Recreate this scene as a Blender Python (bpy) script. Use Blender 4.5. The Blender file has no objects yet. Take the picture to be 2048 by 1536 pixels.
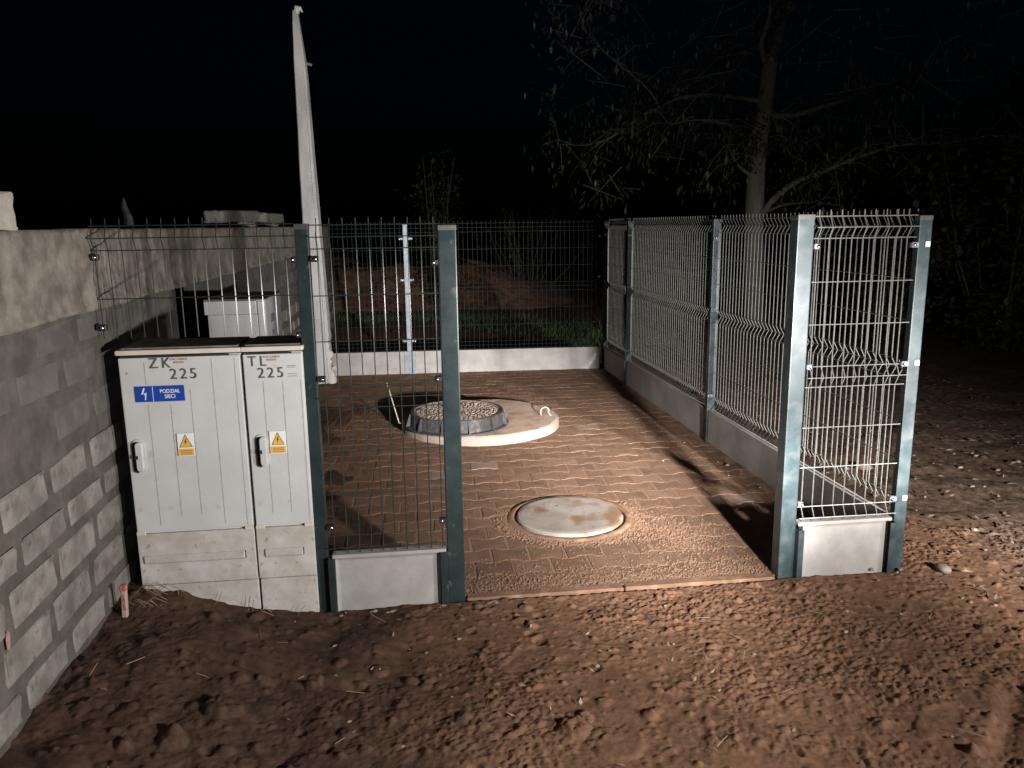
import bpy, bmesh, math, random
import numpy as np
from mathutils import Vector, Matrix
rad = math.radians
random.seed(7); rng = np.random.default_rng(7)
S = bpy.context.scene
COL = S.collection

# ------------------------------------------------------------------ camera
HC, FPX, PITCH, ROLL = 1.75, 1577.0, rad(11.45), rad(0.73)
cam = bpy.data.cameras.new("camera"); cam_o = bpy.data.objects.new("camera", cam); COL.objects.link(cam_o)
cam.sensor_width = 36.0; cam.lens = 36.0 * FPX / 2048.0; cam.clip_start = 0.05; cam.clip_end = 400
fw = Vector((0, math.cos(PITCH), -math.sin(PITCH))); r0 = Vector((1, 0, 0)); u0 = Vector((0, math.sin(PITCH), math.cos(PITCH)))
rr = r0 * math.cos(ROLL) - u0 * math.sin(ROLL); uu = r0 * math.sin(ROLL) + u0 * math.cos(ROLL)
M = Matrix((rr, uu, -fw)).transposed().to_4x4(); M.translation = Vector((0, 0, HC)); cam_o.matrix_world = M
S.camera = cam_o

# ------------------------------------------------------------------ night sky
W = bpy.data.worlds.new("World"); S.world = W; W.use_nodes = True
nt = W.node_tree; bg = nt.nodes["Background"]
sky = nt.nodes.new("ShaderNodeTexSky"); sky.sky_type = 'NISHITA'; sky.sun_disc = False
sky.sun_elevation = rad(2.0); sky.sun_rotation = rad(200); sky.air_density = 1.6; sky.ozone_density = 4.0
mixc = nt.nodes.new("ShaderNodeMix"); mixc.data_type = 'RGBA'; mixc.blend_type = 'MULTIPLY'; mixc.inputs[0].default_value = 1.0
mixc.inputs[7].default_value = (0.18, 0.55, 1.0, 1)
nt.links.new(sky.outputs[0], mixc.inputs[6]); nt.links.new(mixc.outputs[2], bg.inputs[0])
bg.inputs[1].default_value = 0.0026

# ------------------------------------------------------------------ the two headlights of the car parked right of the camera
def lamp(name, loc, lobes, radius=0.05, col=(1.0, 0.965, 0.935)):
    """A headlight with its own beam pattern (candela table as a function of the angle, the way an IES file gives it)."""
    l = bpy.data.lights.new(name, 'POINT'); o = bpy.data.objects.new(name, l); COL.objects.link(o)
    l.energy = 39.48; l.shadow_soft_size = radius; l.color = col; o.location = loc
    l.use_nodes = True; t = l.node_tree; n = t.nodes; L = t.links; em = n["Emission"]
    geo = n.new("ShaderNodeNewGeometry")
    def m(op, a, b=None, c=None):
        q = n.new("ShaderNodeMath"); q.operation = op
        for k, v in enumerate((a, b, c)):
            if v is None: continue
            if isinstance(v, (int, float)): q.inputs[k].default_value = v
            else: L.new(v, q.inputs[k])
        return q.outputs[0]
    def dot(v):
        q = n.new("ShaderNodeVectorMath"); q.operation = 'DOT_PRODUCT'; L.new(geo.outputs["Incoming"], q.inputs[0]); q.inputs[1].default_value = v; return q.outputs["Value"]
    def lobe(az, el, inten, sx, su, sd):
        az, el = rad(az), rad(el); f = Vector((math.sin(az) * math.cos(el), math.cos(az) * math.cos(el), math.sin(el))); r_ = Vector((math.cos(az), -math.sin(az), 0)); u_ = r_.cross(f)
        z = m('MAXIMUM', dot(f * SGN), 0.02); x = m('DIVIDE', dot(r_ * SGN), z); y = m('DIVIDE', dot(u_ * SGN), z)
        yu = m('DIVIDE', m('MAXIMUM', y, 0.0), su); yd = m('DIVIDE', m('MINIMUM', y, 0.0), sd); xs = m('DIVIDE', x, sx)
        e = m('ADD', m('MULTIPLY', xs, xs), m('ADD', m('MULTIPLY', yu, yu), m('MULTIPLY', yd, yd)))
        return m('MULTIPLY', m('EXPONENT', m('MULTIPLY', e, -1.0)), inten)
    tot = lobe(*lobes[0])
    for q in lobes[1:]: tot = m('ADD', tot, lobe(*q))
    L.new(tot, em.inputs["Strength"])
SGN = 1.0
LA, LB = (1.45, 0.97, 1.10), (2.88, 1.15, 1.06)
lamp("headlight_left", LA, ((-15.8, -2.3, 99.5, 0.224, 0.92, 0.298), (-9.5, -11.5, 125, 0.15, 0.075, 0.12), (-59.0, 3.9, 10.1, 1.128, 0.25, 0.836), (0.0, 6.0, 6.0, 0.9, 0.8, 0.25)))
lamp("headlight_right", LB, ((-4.0, 0.4, 95, 0.28, 0.115, 0.21), (0.0, -19.0, 38, 0.30, 0.13, 0.28), (-18.5, -11.5, 74, 0.125, 0.09, 0.056), (-59.0, 3.9, 11.3, 1.128, 0.25, 0.836), (0.0, 6.0, 5.0, 0.9, 0.8, 0.25)))

S.view_settings.view_transform = 'Standard'; S.view_settings.look = 'None'
S.view_settings.exposure = 0.0; S.view_settings.gamma = 1.0; S.view_settings.use_curve_mapping = False
S.cycles.use_denoising = True; S.cycles.max_bounces = 6; S.cycles.sample_clamp_indirect = 4.0

# ------------------------------------------------------------------ frame of the enclosure (all lx, ly below are metres in it)
AL = rad(6.9); P4 = Vector((1.933, 3.737, 0.0))
E1 = Vector((math.cos(AL), math.sin(AL), 0)); E2 = Vector((-math.sin(AL), math.cos(AL), 0))
def Wd(x, y, z=0.0): return P4 + E1 * x + E2 * y + Vector((0, 0, z))
def loc_of(X, Y):
    dx, dy = X - P4.x, Y - P4.y
    return dx * E1.x + dy * E1.y, dx * E2.x + dy * E2.y

# ------------------------------------------------------------------ materials
def mat(name, c1, c2=None, scale=6.0, detail=6.0, rough=0.7, bump=0.0, bscale=60.0, metal=0.0, spec=0.5, spots=None, rnd=0.0, bdist=0.004, rough2=None, lo=0.4, hi=0.62, stretch=None):
    m = bpy.data.materials.new(name); m.use_nodes = True; t = m.node_tree; n = t.nodes; L = t.links
    b = n["Principled BSDF"]; b.inputs["Roughness"].default_value = rough; b.inputs["Metallic"].default_value = metal
    b.inputs["Specular IOR Level"].default_value = spec
    tc = n.new("ShaderNodeTexCoord"); co = tc.outputs["Object"]
    if stretch:
        mp = n.new("ShaderNodeMapping"); mp.inputs["Scale"].default_value = stretch; L.new(co, mp.inputs[0]); co = mp.outputs[0]
    oi = n.new("ShaderNodeObjectInfo"); geo = n.new("ShaderNodeNewGeometry")
    sm = n.new("ShaderNodeMath"); sm.operation = 'ADD'; L.new(oi.outputs["Random"], sm.inputs[0]); L.new(geo.outputs["Random Per Island"], sm.inputs[1])
    fr = n.new("ShaderNodeMath"); fr.operation = 'FRACT'; L.new(sm.outputs[0], fr.inputs[0])
    nz = n.new("ShaderNodeTexNoise"); nz.noise_dimensions = '4D'; nz.inputs["Scale"].default_value = scale; nz.inputs["Detail"].default_value = detail
    nz.inputs["Roughness"].default_value = 0.62
    L.new(co, nz.inputs["Vector"])
    if rnd > 0:
        w10 = n.new("ShaderNodeMath"); w10.operation = 'MULTIPLY'; w10.inputs[1].default_value = 19.0; L.new(fr.outputs[0], w10.inputs[0]); L.new(w10.outputs[0], nz.inputs["W"])
    rp = n.new("ShaderNodeValToRGB"); rp.color_ramp.elements[0].position = lo; rp.color_ramp.elements[1].position = hi
    rp.color_ramp.elements[0].color = (*c1, 1); rp.color_ramp.elements[1].color = (*(c2 or c1), 1)
    L.new(nz.outputs["Fac"], rp.inputs[0]); out = rp.outputs[0]
    if spots:
        for (sc, sscale, slo, shi) in spots:
            n2 = n.new("ShaderNodeTexNoise"); n2.inputs["Scale"].default_value = sscale; n2.inputs["Detail"].default_value = 5; L.new(co, n2.inputs["Vector"])
            mr = n.new("ShaderNodeMapRange"); mr.inputs[1].default_value = slo; mr.inputs[2].default_value = shi; L.new(n2.outputs["Fac"], mr.inputs[0])
            mx = n.new("ShaderNodeMix"); mx.data_type = 'RGBA'; L.new(mr.outputs[0], mx.inputs[0]); L.new(out, mx.inputs[6]); mx.inputs[7].default_value = (*sc, 1); out = mx.outputs[2]
    if rnd > 0:
        mr = n.new("ShaderNodeMapRange"); mr.inputs[3].default_value = 1 - rnd; mr.inputs[4].default_value = 1 + rnd; L.new(fr.outputs[0], mr.inputs[0])
        mx = n.new("ShaderNodeMix"); mx.data_type = 'RGBA'; mx.blend_type = 'MULTIPLY'; mx.inputs[0].default_value = 1; L.new(out, mx.inputs[6])
        cb = n.new("ShaderNodeCombineColor"); [L.new(mr.outputs[0], cb.inputs[k]) for k in range(3)]; L.new(cb.outputs[0], mx.inputs[7]); out = mx.outputs[2]
    L.new(out, b.inputs["Base Color"])
    if rough2 is not None:
        mr = n.new("ShaderNodeMapRange"); mr.inputs[1].default_value = 0.35; mr.inputs[2].default_value = 0.65; mr.inputs[3].default_value = rough; mr.inputs[4].default_value = rough2
        L.new(nz.outputs["Fac"], mr.inputs[0]); L.new(mr.outputs[0], b.inputs["Roughness"])
    if bump > 0:
        n3 = n.new("ShaderNodeTexNoise"); n3.inputs["Scale"].default_value = bscale; n3.inputs["Detail"].default_value = 7; n3.inputs["Roughness"].default_value = 0.65; L.new(co, n3.inputs["Vector"])
        bp = n.new("ShaderNodeBump"); bp.inputs["Strength"].default_value = bump; bp.inputs["Distance"].default_value = bdist; L.new(n3.outputs["Fac"], bp.inputs["Height"]); L.new(bp.outputs[0], b.inputs["Normal"])
    return m

DIRT = (0.20, 0.125, 0.085)
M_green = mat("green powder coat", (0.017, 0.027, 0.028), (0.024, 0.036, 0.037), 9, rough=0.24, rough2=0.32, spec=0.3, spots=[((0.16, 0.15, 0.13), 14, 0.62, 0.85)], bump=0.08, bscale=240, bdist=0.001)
M_green_lit = mat("headlit green powder coat", (0.024, 0.039, 0.043), (0.036, 0.053, 0.058), 9, rough=0.32, rough2=0.45, spec=0.35, spots=[((0.075, 0.086, 0.09), 12, 0.50, 0.75)], bump=0.08, bscale=240, bdist=0.001)  # same coat as the left posts, headlight brightness put into the colour
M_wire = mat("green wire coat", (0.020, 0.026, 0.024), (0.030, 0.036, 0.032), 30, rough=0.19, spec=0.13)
M_wire_lit = mat("headlit wire coat", (0.13, 0.13, 0.119), (0.19, 0.186, 0.17), 30, rough=0.3, spec=0.6)  # green wire whitened: the headlight glare is put into its colour
M_galv = mat("galvanised steel", (0.17, 0.19, 0.215), (0.25, 0.27, 0.30), 20, rough=0.5, metal=0.1)
M_cap = mat("grey plastic cap", (0.045, 0.043, 0.04), (0.065, 0.06, 0.057), 30, rough=0.6)
M_dark = mat("black plastic", (0.012, 0.012, 0.012), rough=0.5)
M_steel = mat("bolt steel", (0.72, 0.72, 0.72), rough=0.22, metal=1.0)
M_plate_glint = mat("white plate glint", (0.82, 0.82, 0.80), rough=0.4)  # white standing in for light reflected off the plates
M_plank = mat("smooth concrete", (0.28, 0.265, 0.25), (0.36, 0.34, 0.32), 7, rough=0.85, bump=0.15, bscale=160, spots=[((0.30, 0.28, 0.25), 22, 0.62, 0.85)], bdist=0.002)
M_plank2 = mat("stained concrete", (0.34, 0.32, 0.30), (0.46, 0.435, 0.41), 2.6, rough=0.9, bump=0.5, bscale=160, spots=[((0.48, 0.46, 0.43), 7, 0.6, 0.8)], bdist=0.002, rnd=0.05)
M_cab = mat("pale grey plastic", (0.50, 0.497, 0.49), (0.55, 0.547, 0.54), 5, rough=0.5, spots=[((0.36, 0.28, 0.22), 16, 0.63, 0.90), ((0.20, 0.15, 0.12), 85, 0.69, 0.77)], bump=0.04, bscale=300, bdist=0.001)
M_cab_low = mat("muddy cream plastic", (0.42, 0.385, 0.345), (0.54, 0.52, 0.49), 9, rough=0.6, spots=[((0.28, 0.19, 0.13), 34, 0.60, 0.78), ((0.2, 0.14, 0.1), 95, 0.68, 0.76)], bump=0.05, bscale=300, bdist=0.001)
M_groove = mat("dusty groove", (0.30, 0.285, 0.265), (0.40, 0.385, 0.37), 40, rough=0.8)
M_cab_edge = mat("aged cream plastic", (0.56, 0.50, 0.42), (0.62, 0.57, 0.50), 14, rough=0.55)
M_roof = mat("dark roof plastic", (0.16, 0.14, 0.12), (0.32, 0.29, 0.26), 11, rough=0.8)  # roof top mottled, darker than the cabinet body
M_gap_shade = mat("painted gap shade", (0.02, 0.017, 0.015), rough=0.9)  # near black standing in for shade inside slots and recesses
M_ink = mat("stencil ink", (0.055, 0.055, 0.055), (0.10, 0.10, 0.10), 60, rough=0.7)
M_brown_ink = mat("brown ink", (0.22, 0.13, 0.06), rough=0.7)
M_red_ink = mat("faded red ink", (0.42, 0.22, 0.20), rough=0.7)
M_grey_ink = mat("grey ink", (0.30, 0.30, 0.30), rough=0.7)
M_blue = mat("sign blue", (0.008, 0.055, 0.33), rough=0.35)
M_white = mat("sign white", (0.78, 0.78, 0.78), rough=0.4)
M_yellow = mat("sign yellow", (0.72, 0.42, 0.07), rough=0.4)
M_black_ink = mat("sign black", (0.02, 0.018, 0.015), rough=0.5)
M_blue_ink = mat("blue paint mark", (0.03, 0.07, 0.25), rough=0.6)
M_kiosk = mat("grey white enamel", (0.40, 0.40, 0.405), (0.46, 0.46, 0.465), 5, rough=0.42)
M_kiosk_top = mat("dull grey sheet", (0.10, 0.10, 0.10), (0.14, 0.14, 0.14), 8, rough=0.6)
M_block = mat("grey concrete block", (0.14, 0.128, 0.111), (0.245, 0.225, 0.197), 9, rough=0.93, bump=1.0, bscale=45, rnd=0.13, spots=[((0.10, 0.09, 0.076), 6, 0.55, 0.72), ((0.085, 0.075, 0.062), 26, 0.62, 0.75)], bdist=0.006)
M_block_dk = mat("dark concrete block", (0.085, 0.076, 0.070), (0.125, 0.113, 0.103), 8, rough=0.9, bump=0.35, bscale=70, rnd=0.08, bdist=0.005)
M_mortar = mat("smeared mortar", (0.062, 0.055, 0.046), (0.105, 0.094, 0.080), 9, rough=0.95, bump=0.5, bscale=60, bdist=0.006)
M_beam = mat("rough cast concrete", (0.125, 0.110, 0.091), (0.255, 0.228, 0.194), 7, rough=0.93, bump=0.9, bscale=40, spots=[((0.13, 0.115, 0.095), 9, 0.58, 0.78), ((0.24, 0.17, 0.12), 3.0, 0.62, 0.8)], bdist=0.006)
M_loose = mat("loose pale concrete", (0.36, 0.33, 0.28), (0.46, 0.42, 0.36), 8, rough=0.93, bump=0.5, bscale=60, bdist=0.006)
M_loose_dk = mat("loose grey concrete", (0.12, 0.115, 0.105), (0.17, 0.16, 0.145), 8, rough=0.93, bump=0.5, bscale=60, bdist=0.006)
M_paver = mat("grey brown paver", (0.200, 0.120, 0.079), (0.250, 0.153, 0.104), 7, rough=0.9, spec=0.12, rnd=0.13, bump=1.0, bscale=130, spots=[((0.29, 0.168, 0.108), 5.5, 0.48, 0.68)], bdist=0.016)
M_paver_pale = mat("pale paver", (0.24, 0.175, 0.14), (0.29, 0.21, 0.17), 7, rough=0.9, spec=0.15, rnd=0.05, bump=0.6, bscale=150, bdist=0.003)
M_jsand = mat("joint sand", (0.265, 0.16, 0.106), (0.325, 0.20, 0.135), 30, rough=0.95, spec=0.1, bump=0.6, bscale=260, bdist=0.003)
M_kerb = mat("kerb concrete", (0.18, 0.103, 0.067), (0.235, 0.138, 0.09), 10, rough=0.9, spec=0.15, bump=0.6, bscale=120, spots=[((0.31, 0.2, 0.13), 9, 0.5, 0.66)], bdist=0.003)
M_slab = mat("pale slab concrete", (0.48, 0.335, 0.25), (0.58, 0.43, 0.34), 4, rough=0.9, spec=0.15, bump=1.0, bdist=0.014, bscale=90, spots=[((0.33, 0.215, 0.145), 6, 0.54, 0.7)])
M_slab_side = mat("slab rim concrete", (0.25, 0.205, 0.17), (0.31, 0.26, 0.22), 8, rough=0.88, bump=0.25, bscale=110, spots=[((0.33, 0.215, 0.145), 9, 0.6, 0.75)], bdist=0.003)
M_iron = mat("grey cast iron", (0.030, 0.027, 0.029), (0.055, 0.050, 0.051), 12, rough=0.7, spots=[((0.16, 0.12, 0.10), 14, 0.58, 0.78)], bump=0.3, bscale=120, bdist=0.003)
M_lid = mat("dusty cast iron lid", (0.20, 0.152, 0.125), (0.29, 0.22, 0.18), 14, rough=0.75, bump=0.3, bscale=160, bdist=0.003)
M_flat = mat("grey lid concrete", (0.25, 0.212, 0.185), (0.32, 0.275, 0.242), 6, rough=0.9, spec=0.2, bump=0.4, bscale=120, spots=[((0.20, 0.122, 0.075), 5.5, 0.53, 0.64), ((0.10, 0.07, 0.05), 18, 0.66, 0.78)], bdist=0.003)
M_rebar = mat("pale rebar", (0.55, 0.50, 0.44), (0.42, 0.34, 0.27), 40, rough=0.5)
M_pole = mat("limewashed concrete", (0.33, 0.325, 0.32), (0.46, 0.452, 0.445), 7, rough=0.9, bump=0.35, bscale=50, stretch=(1, 1, 0.35), spots=[((0.40, 0.36, 0.33), 10, 0.6, 0.8)], bdist=0.006)
M_pole_base = mat("flaking limewash", (0.48, 0.43, 0.40), (0.60, 0.555, 0.53), 16, rough=0.9, bump=0.6, bscale=45, bdist=0.01)
M_wood = mat("weathered stake wood", (0.30, 0.24, 0.20), (0.38, 0.30, 0.25), 14, rough=0.8, stretch=(1, 1, 0.2))
M_pink = mat("pink marking paint", (0.36, 0.05, 0.075), (0.46, 0.16, 0.17), 60, rough=0.5)
M_spray = mat("faded pink spray", (0.30, 0.14, 0.13), (0.34, 0.20, 0.18), 60, rough=0.9)
M_bark = mat("grey bark", (0.045, 0.042, 0.036), (0.085, 0.079, 0.068), 12, rough=0.95, bump=0.7, bscale=26, stretch=(1, 1, 0.3), bdist=0.02, spots=[((0.055, 0.06, 0.03), 3, 0.52, 0.7)])
M_stem = mat("dark stems", (0.018, 0.016, 0.012), (0.03, 0.027, 0.02), 12, rough=0.95)
M_leaf = mat("dull green leaf", (0.013, 0.013, 0.009), (0.027, 0.026, 0.018), 3, rough=0.6, rnd=0.35)
M_leaf_y = mat("olive leaf", (0.014, 0.015, 0.005), (0.024, 0.024, 0.008), 3, rough=0.6, rnd=0.35)
M_grass = mat("green grass", (0.022, 0.050, 0.012), (0.05, 0.075, 0.022), 3, rough=0.7, rnd=0.35)
M_bank = mat("reddish leaf mould", (0.050, 0.025, 0.016), (0.22, 0.105, 0.055), 7, rough=0.95, bump=0.8, bscale=22, bdist=0.04)
M_litter = mat("dead leaves", (0.13, 0.075, 0.045), (0.25, 0.165, 0.10), 2, rough=0.8, rnd=0.45)
M_litter_pale = mat("pale dead leaves", (0.25, 0.185, 0.135), (0.36, 0.28, 0.21), 2, rough=0.7, rnd=0.35)
M_straw = mat("dry straw", (0.30, 0.22, 0.13), rough=0.7)
M_stone = mat("pale pebble", (0.20, 0.15, 0.115), (0.32, 0.25, 0.20), 20, rough=0.8, rnd=0.2)

# ground: dark soil left, tan sand right, grey humus beyond the right fence
def ground_mat():
    m = bpy.data.materials.new("trodden soil"); m.use_nodes = True; t = m.node_tree; n = t.nodes; L = t.links; b = n["Principled BSDF"]
    b.inputs["Roughness"].default_value = 0.96; b.inputs["Specular IOR Level"].default_value = 0.1
    tc = n.new("ShaderNodeTexCoord")
    at = n.new("ShaderNodeAttribute"); at.attribute_name = "sand"; ah = n.new("ShaderNodeAttribute"); ah.attribute_name = "humus"
    def noise(s, d=6, r=0.6):
        q = n.new("ShaderNodeTexNoise"); q.inputs["Scale"].default_value = s; q.inputs["Detail"].default_value = d; q.inputs["Roughness"].default_value = r; L.new(tc.outputs["Object"], q.inputs["Vector"]); return q
    def ramp(a, b_, lo, hi, src):
        q = n.new("ShaderNodeValToRGB"); q.color_ramp.elements[0].color = (*a, 1); q.color_ramp.elements[1].color = (*b_, 1); q.color_ramp.elements[0].position = lo; q.color_ramp.elements[1].position = hi; L.new(src.outputs["Fac"], q.inputs[0]); return q
    n1 = noise(4.0); n2 = noise(19, 8, 0.7)
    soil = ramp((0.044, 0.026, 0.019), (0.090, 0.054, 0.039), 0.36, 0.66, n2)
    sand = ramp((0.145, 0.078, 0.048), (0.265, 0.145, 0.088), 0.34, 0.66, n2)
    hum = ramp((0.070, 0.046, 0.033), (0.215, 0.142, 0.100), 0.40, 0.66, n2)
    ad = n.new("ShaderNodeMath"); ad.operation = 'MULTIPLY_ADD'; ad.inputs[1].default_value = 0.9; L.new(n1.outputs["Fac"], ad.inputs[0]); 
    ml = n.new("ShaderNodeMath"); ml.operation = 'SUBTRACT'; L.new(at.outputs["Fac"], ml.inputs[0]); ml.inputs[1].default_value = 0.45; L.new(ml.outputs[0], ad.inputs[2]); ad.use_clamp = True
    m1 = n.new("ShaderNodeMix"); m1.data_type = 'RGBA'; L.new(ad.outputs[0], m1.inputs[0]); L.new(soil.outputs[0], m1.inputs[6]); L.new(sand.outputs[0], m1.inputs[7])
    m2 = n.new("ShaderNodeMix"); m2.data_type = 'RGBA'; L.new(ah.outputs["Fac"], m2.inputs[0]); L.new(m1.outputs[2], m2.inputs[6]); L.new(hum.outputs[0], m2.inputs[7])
    L.new(m2.outputs[2], b.inputs["Base Color"])
    nb = noise(150, 6, 0.7); bp = n.new("ShaderNodeBump"); bp.inputs["Strength"].default_value = 0.55; bp.inputs["Distance"].default_value = 0.006; L.new(nb.outputs["Fac"], bp.inputs["Height"]); L.new(bp.outputs[0], b.inputs["Normal"])
    return m
M_ground = ground_mat()

# ------------------------------------------------------------------ helpers
ORI = {}
def tag(o, label=None, cat=None, group=None, kind=None):
    if label: o["label"] = label
    if cat: o["category"] = cat
    if group: o["group"] = group
    if kind: o["kind"] = kind
    return o
def thing(name, label, cat, lx, ly, group=None, dz=0.0, rot=0.0):
    o = bpy.data.objects.new(name, None); COL.objects.link(o); o.location = Wd(lx, ly, dz); o.rotation_euler = (0, 0, AL + rot); o.empty_display_size = 0.1
    ORI[o.name] = (lx, ly); return tag(o, label, cat, group)
def obj(name, me, m, parent=None, smooth=False):
    if isinstance(me, bmesh.types.BMesh):
        bm = me; me = bpy.data.meshes.new(name); bmesh.ops.recalc_face_normals(bm, faces=bm.faces[:]); bm.to_mesh(me); bm.free()
    if m is not None and not me.materials: me.materials.append(m)
    if smooth: me.polygons.foreach_set("use_smooth", [True] * len(me.polygons))
    o = bpy.data.objects.new(name, me); COL.objects.link(o)
    if parent is not None: o.parent = parent
    return o
def part(name, bm, m, parent, root=None, smooth=False):      # bm is in enclosure coordinates, moved to the root's origin
    r = root or parent; ox, oy = ORI[r.name]
    if r.name in CABS:
        for v in bm.verts: v.co = cab_xyz(v.co)
    bmesh.ops.translate(bm, vec=(-ox, -oy, 0), verts=bm.verts[:])
    return obj(name, bm, m, parent, smooth)
CABS = set(); CABK = 1.0813
def cab_xyz(c):                                             # cabinet drawing units -> enclosure metres
    return Vector((-2.368 + (c[0] + 2.368) * CABK, -0.02 + (c[1] + 0.28) * CABK, 1.75 + (c[2] - 1.75) * CABK))
def BM(): return bmesh.new()
def box(bm, x0, x1, y0, y1, z0, z1, bev=0.0, seg=1, rot=None, piv=None):
    r = bmesh.ops.create_cube(bm, size=1.0)
    vs = r["verts"]
    c = Vector(((x0 + x1) / 2, (y0 + y1) / 2, (z0 + z1) / 2)); s = Vector((abs(x1 - x0), abs(y1 - y0), abs(z1 - z0)))
    for v in vs: v.co = Vector((v.co.x * s.x, v.co.y * s.y, v.co.z * s.z))
    if bev > 0:
        es = list({e for v in vs for e in v.link_edges})
        rb = bmesh.ops.bevel(bm, geom=es, offset=bev, segments=seg, affect='EDGES', profile=0.6)
        vs = list({v for f in rb["faces"] for v in f.verts} | {v for v in vs if v.is_valid})
    for v in vs: v.co = ((rot @ v.co) if rot else v.co) + c
    return vs
def lathe(bm, prof, n=48, cx=0, cy=0, jit=None):             # prof: list of (r, z), top to bottom or the reverse
    rings = []
    for (r, z) in prof:
        if r < 1e-6: rings.append([bm.verts.new((cx, cy, z))])
        else: rings.append([bm.verts.new((cx + r * math.cos(2 * math.pi * k / n), cy + r * math.sin(2 * math.pi * k / n), z)) for k in range(n)])
    for a, b in zip(rings, rings[1:]):
        for k in range(n):
            k2 = (k + 1) % n
            if len(a) == 1 and len(b) == 1: continue
            if len(a) == 1: bm.faces.new((a[0], b[k], b[k2]))
            elif len(b) == 1: bm.faces.new((a[k], b[0], a[k2]))
            else: bm.faces.new((a[k], b[k], b[k2], a[k2]))
def tube(bm, pts, rads, n=6, cap=True):
    pts = [Vector(p) for p in pts]
    if not hasattr(rads, "__len__"): rads = [rads] * len(pts)
    rings = []; up = Vector((0.31, 0.87, 0.38)).normalized()
    for i, p in enumerate(pts):
        d = (pts[min(i + 1, len(pts) - 1)] - pts[max(i - 1, 0)]).normalized()
        a = d.cross(up)
        if a.length < 1e-3: a = d.cross(Vector((1, 0, 0)))
        a.normalize(); b = d.cross(a)
        rings.append([bm.verts.new(p + (a * math.cos(2 * math.pi * k / n) + b * math.sin(2 * math.pi * k / n)) * rads[i]) for k in range(n)])
    for a, b in zip(rings, rings[1:]):
        for k in range(n): bm.faces.new((a[k], a[(k + 1) % n], b[(k + 1) % n], b[k]))
    if cap:
        bm.faces.new(rings[0][::-1]); bm.faces.new(rings[-1])
def poly(bm, pts2, y0, y1, z=None):                          # prism from an outline in x,z between y0 and y1
    a = [bm.verts.new((x, y0, zz)) for x, zz in pts2]; b = [bm.verts.new((x, y1, zz)) for x, zz in pts2]
    bm.faces.new(a); bm.faces.new(b[::-1]); n = len(a)
    for k in range(n): bm.faces.new((a[k], a[(k + 1) % n], b[(k + 1) % n], b[k]))
def letters(name, s, h, x, y, z, m, parent, root, sx=1.0, bold=0.0, spacing=1.0):    # lettering on a face that looks toward -y; x, z = lower left corner
    c = bpy.data.curves.new("lettering", 'FONT'); c.body = s; c.size = 1.0; c.extrude = 0.0; c.offset = bold; c.space_character = spacing; c.resolution_u = 3
    o = bpy.data.objects.new("lettering", c); COL.objects.link(o)
    dg = bpy.context.evaluated_depsgraph_get(); me = bpy.data.meshes.new_from_object(o.evaluated_get(dg))
    bpy.data.objects.remove(o)
    me.materials.clear()
    co = np.zeros(len(me.vertices) * 3); me.vertices.foreach_get("co", co); co = co.reshape(-1, 3)
    k = h / max(1e-6, (co[:, 1].max() - co[:, 1].min())); ox, oy = ORI[root.name]
    x0, y0 = co[:, 0].min(), co[:, 1].min()
    new = np.stack([(co[:, 0] - x0) * k * sx + x - ox, np.full(len(co), y - oy), (co[:, 1] - y0) * k + z], 1)
    if root.name in CABS:
        new = np.array([tuple(cab_xyz((p[0] + ox, p[1] + oy, p[2]))) for p in new]) - np.array([ox, oy, 0])
    me.vertices.foreach_set("co", new.ravel()); me.update()
    return obj(name, me, m, parent)
def grid_mesh(name, X, Y, Z, attrs=None):
    ny, nx = X.shape; me = bpy.data.meshes.new(name)
    me.vertices.add(nx * ny); me.vertices.foreach_set("co", np.stack([X, Y, Z], -1).astype(np.float32).ravel())
    idx = np.arange(nx * ny, dtype=np.int32).reshape(ny, nx)
    q = np.stack([idx[:-1, :-1], idx[:-1, 1:], idx[1:, 1:], idx[1:, :-1]], -1).reshape(-1, 4)
    me.loops.add(q.size); me.loops.foreach_set("vertex_index", q.ravel()); me.polygons.add(len(q))
    me.polygons.foreach_set("loop_start", np.arange(0, q.size, 4, dtype=np.int32)); me.polygons.foreach_set("use_smooth", np.ones(len(q), dtype=bool))
    me.update(calc_edges=True)
    for k, v in (attrs or {}).items():
        a = me.attributes.new(k, 'FLOAT', 'POINT'); a.data.foreach_set("value", v.astype(np.float32).ravel())
    return me
def tri_soup(name, V, F):
    me = bpy.data.meshes.new(name); V = np.asarray(V, np.float32); F = np.asarray(F, np.int32); k = F.shape[1]
    me.vertices.add(len(V)); me.vertices.foreach_set("co", V.ravel()); me.loops.add(F.size); me.loops.foreach_set("vertex_index", F.ravel())
    me.polygons.add(len(F)); me.polygons.foreach_set("loop_start", np.arange(0, F.size, k, dtype=np.int32)); me.update(calc_edges=True); return me
def vnoise(x, y, seed=0):
    xi = np.floor(x).astype(np.int64); yi = np.floor(y).astype(np.int64); fx = x - xi; fy = y - yi
    fx = fx * fx * fx * (fx * (fx * 6 - 15) + 10); fy = fy * fy * fy * (fy * (fy * 6 - 15) + 10)
    def h(a, b):
        v = (a * 374761393 + b * 668265263 + seed * 1442695041) & 0xFFFFFFFF
        v = ((v ^ (v >> 13)) * 1274126177) & 0xFFFFFFFF; return ((v ^ (v >> 16)) & 0xFFFF) / 65535.0
    return (h(xi, yi) * (1 - fx) + h(xi + 1, yi) * fx) * (1 - fy) + (h(xi, yi + 1) * (1 - fx) + h(xi + 1, yi + 1) * fx) * fy
def fbm(x, y, s, o=4, g=0.5, seed=0):
    r = 0; a = 1; t = 0
    for k in range(o): r = r + a * vnoise(x * s, y * s, seed + k * 17); t += a; a *= g; s *= 2.03
    return r / t - 0.5
def sstep(a, b, x):
    t = np.clip((x - a) / (b - a), 0, 1); return t * t * (3 - 2 * t)

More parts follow.
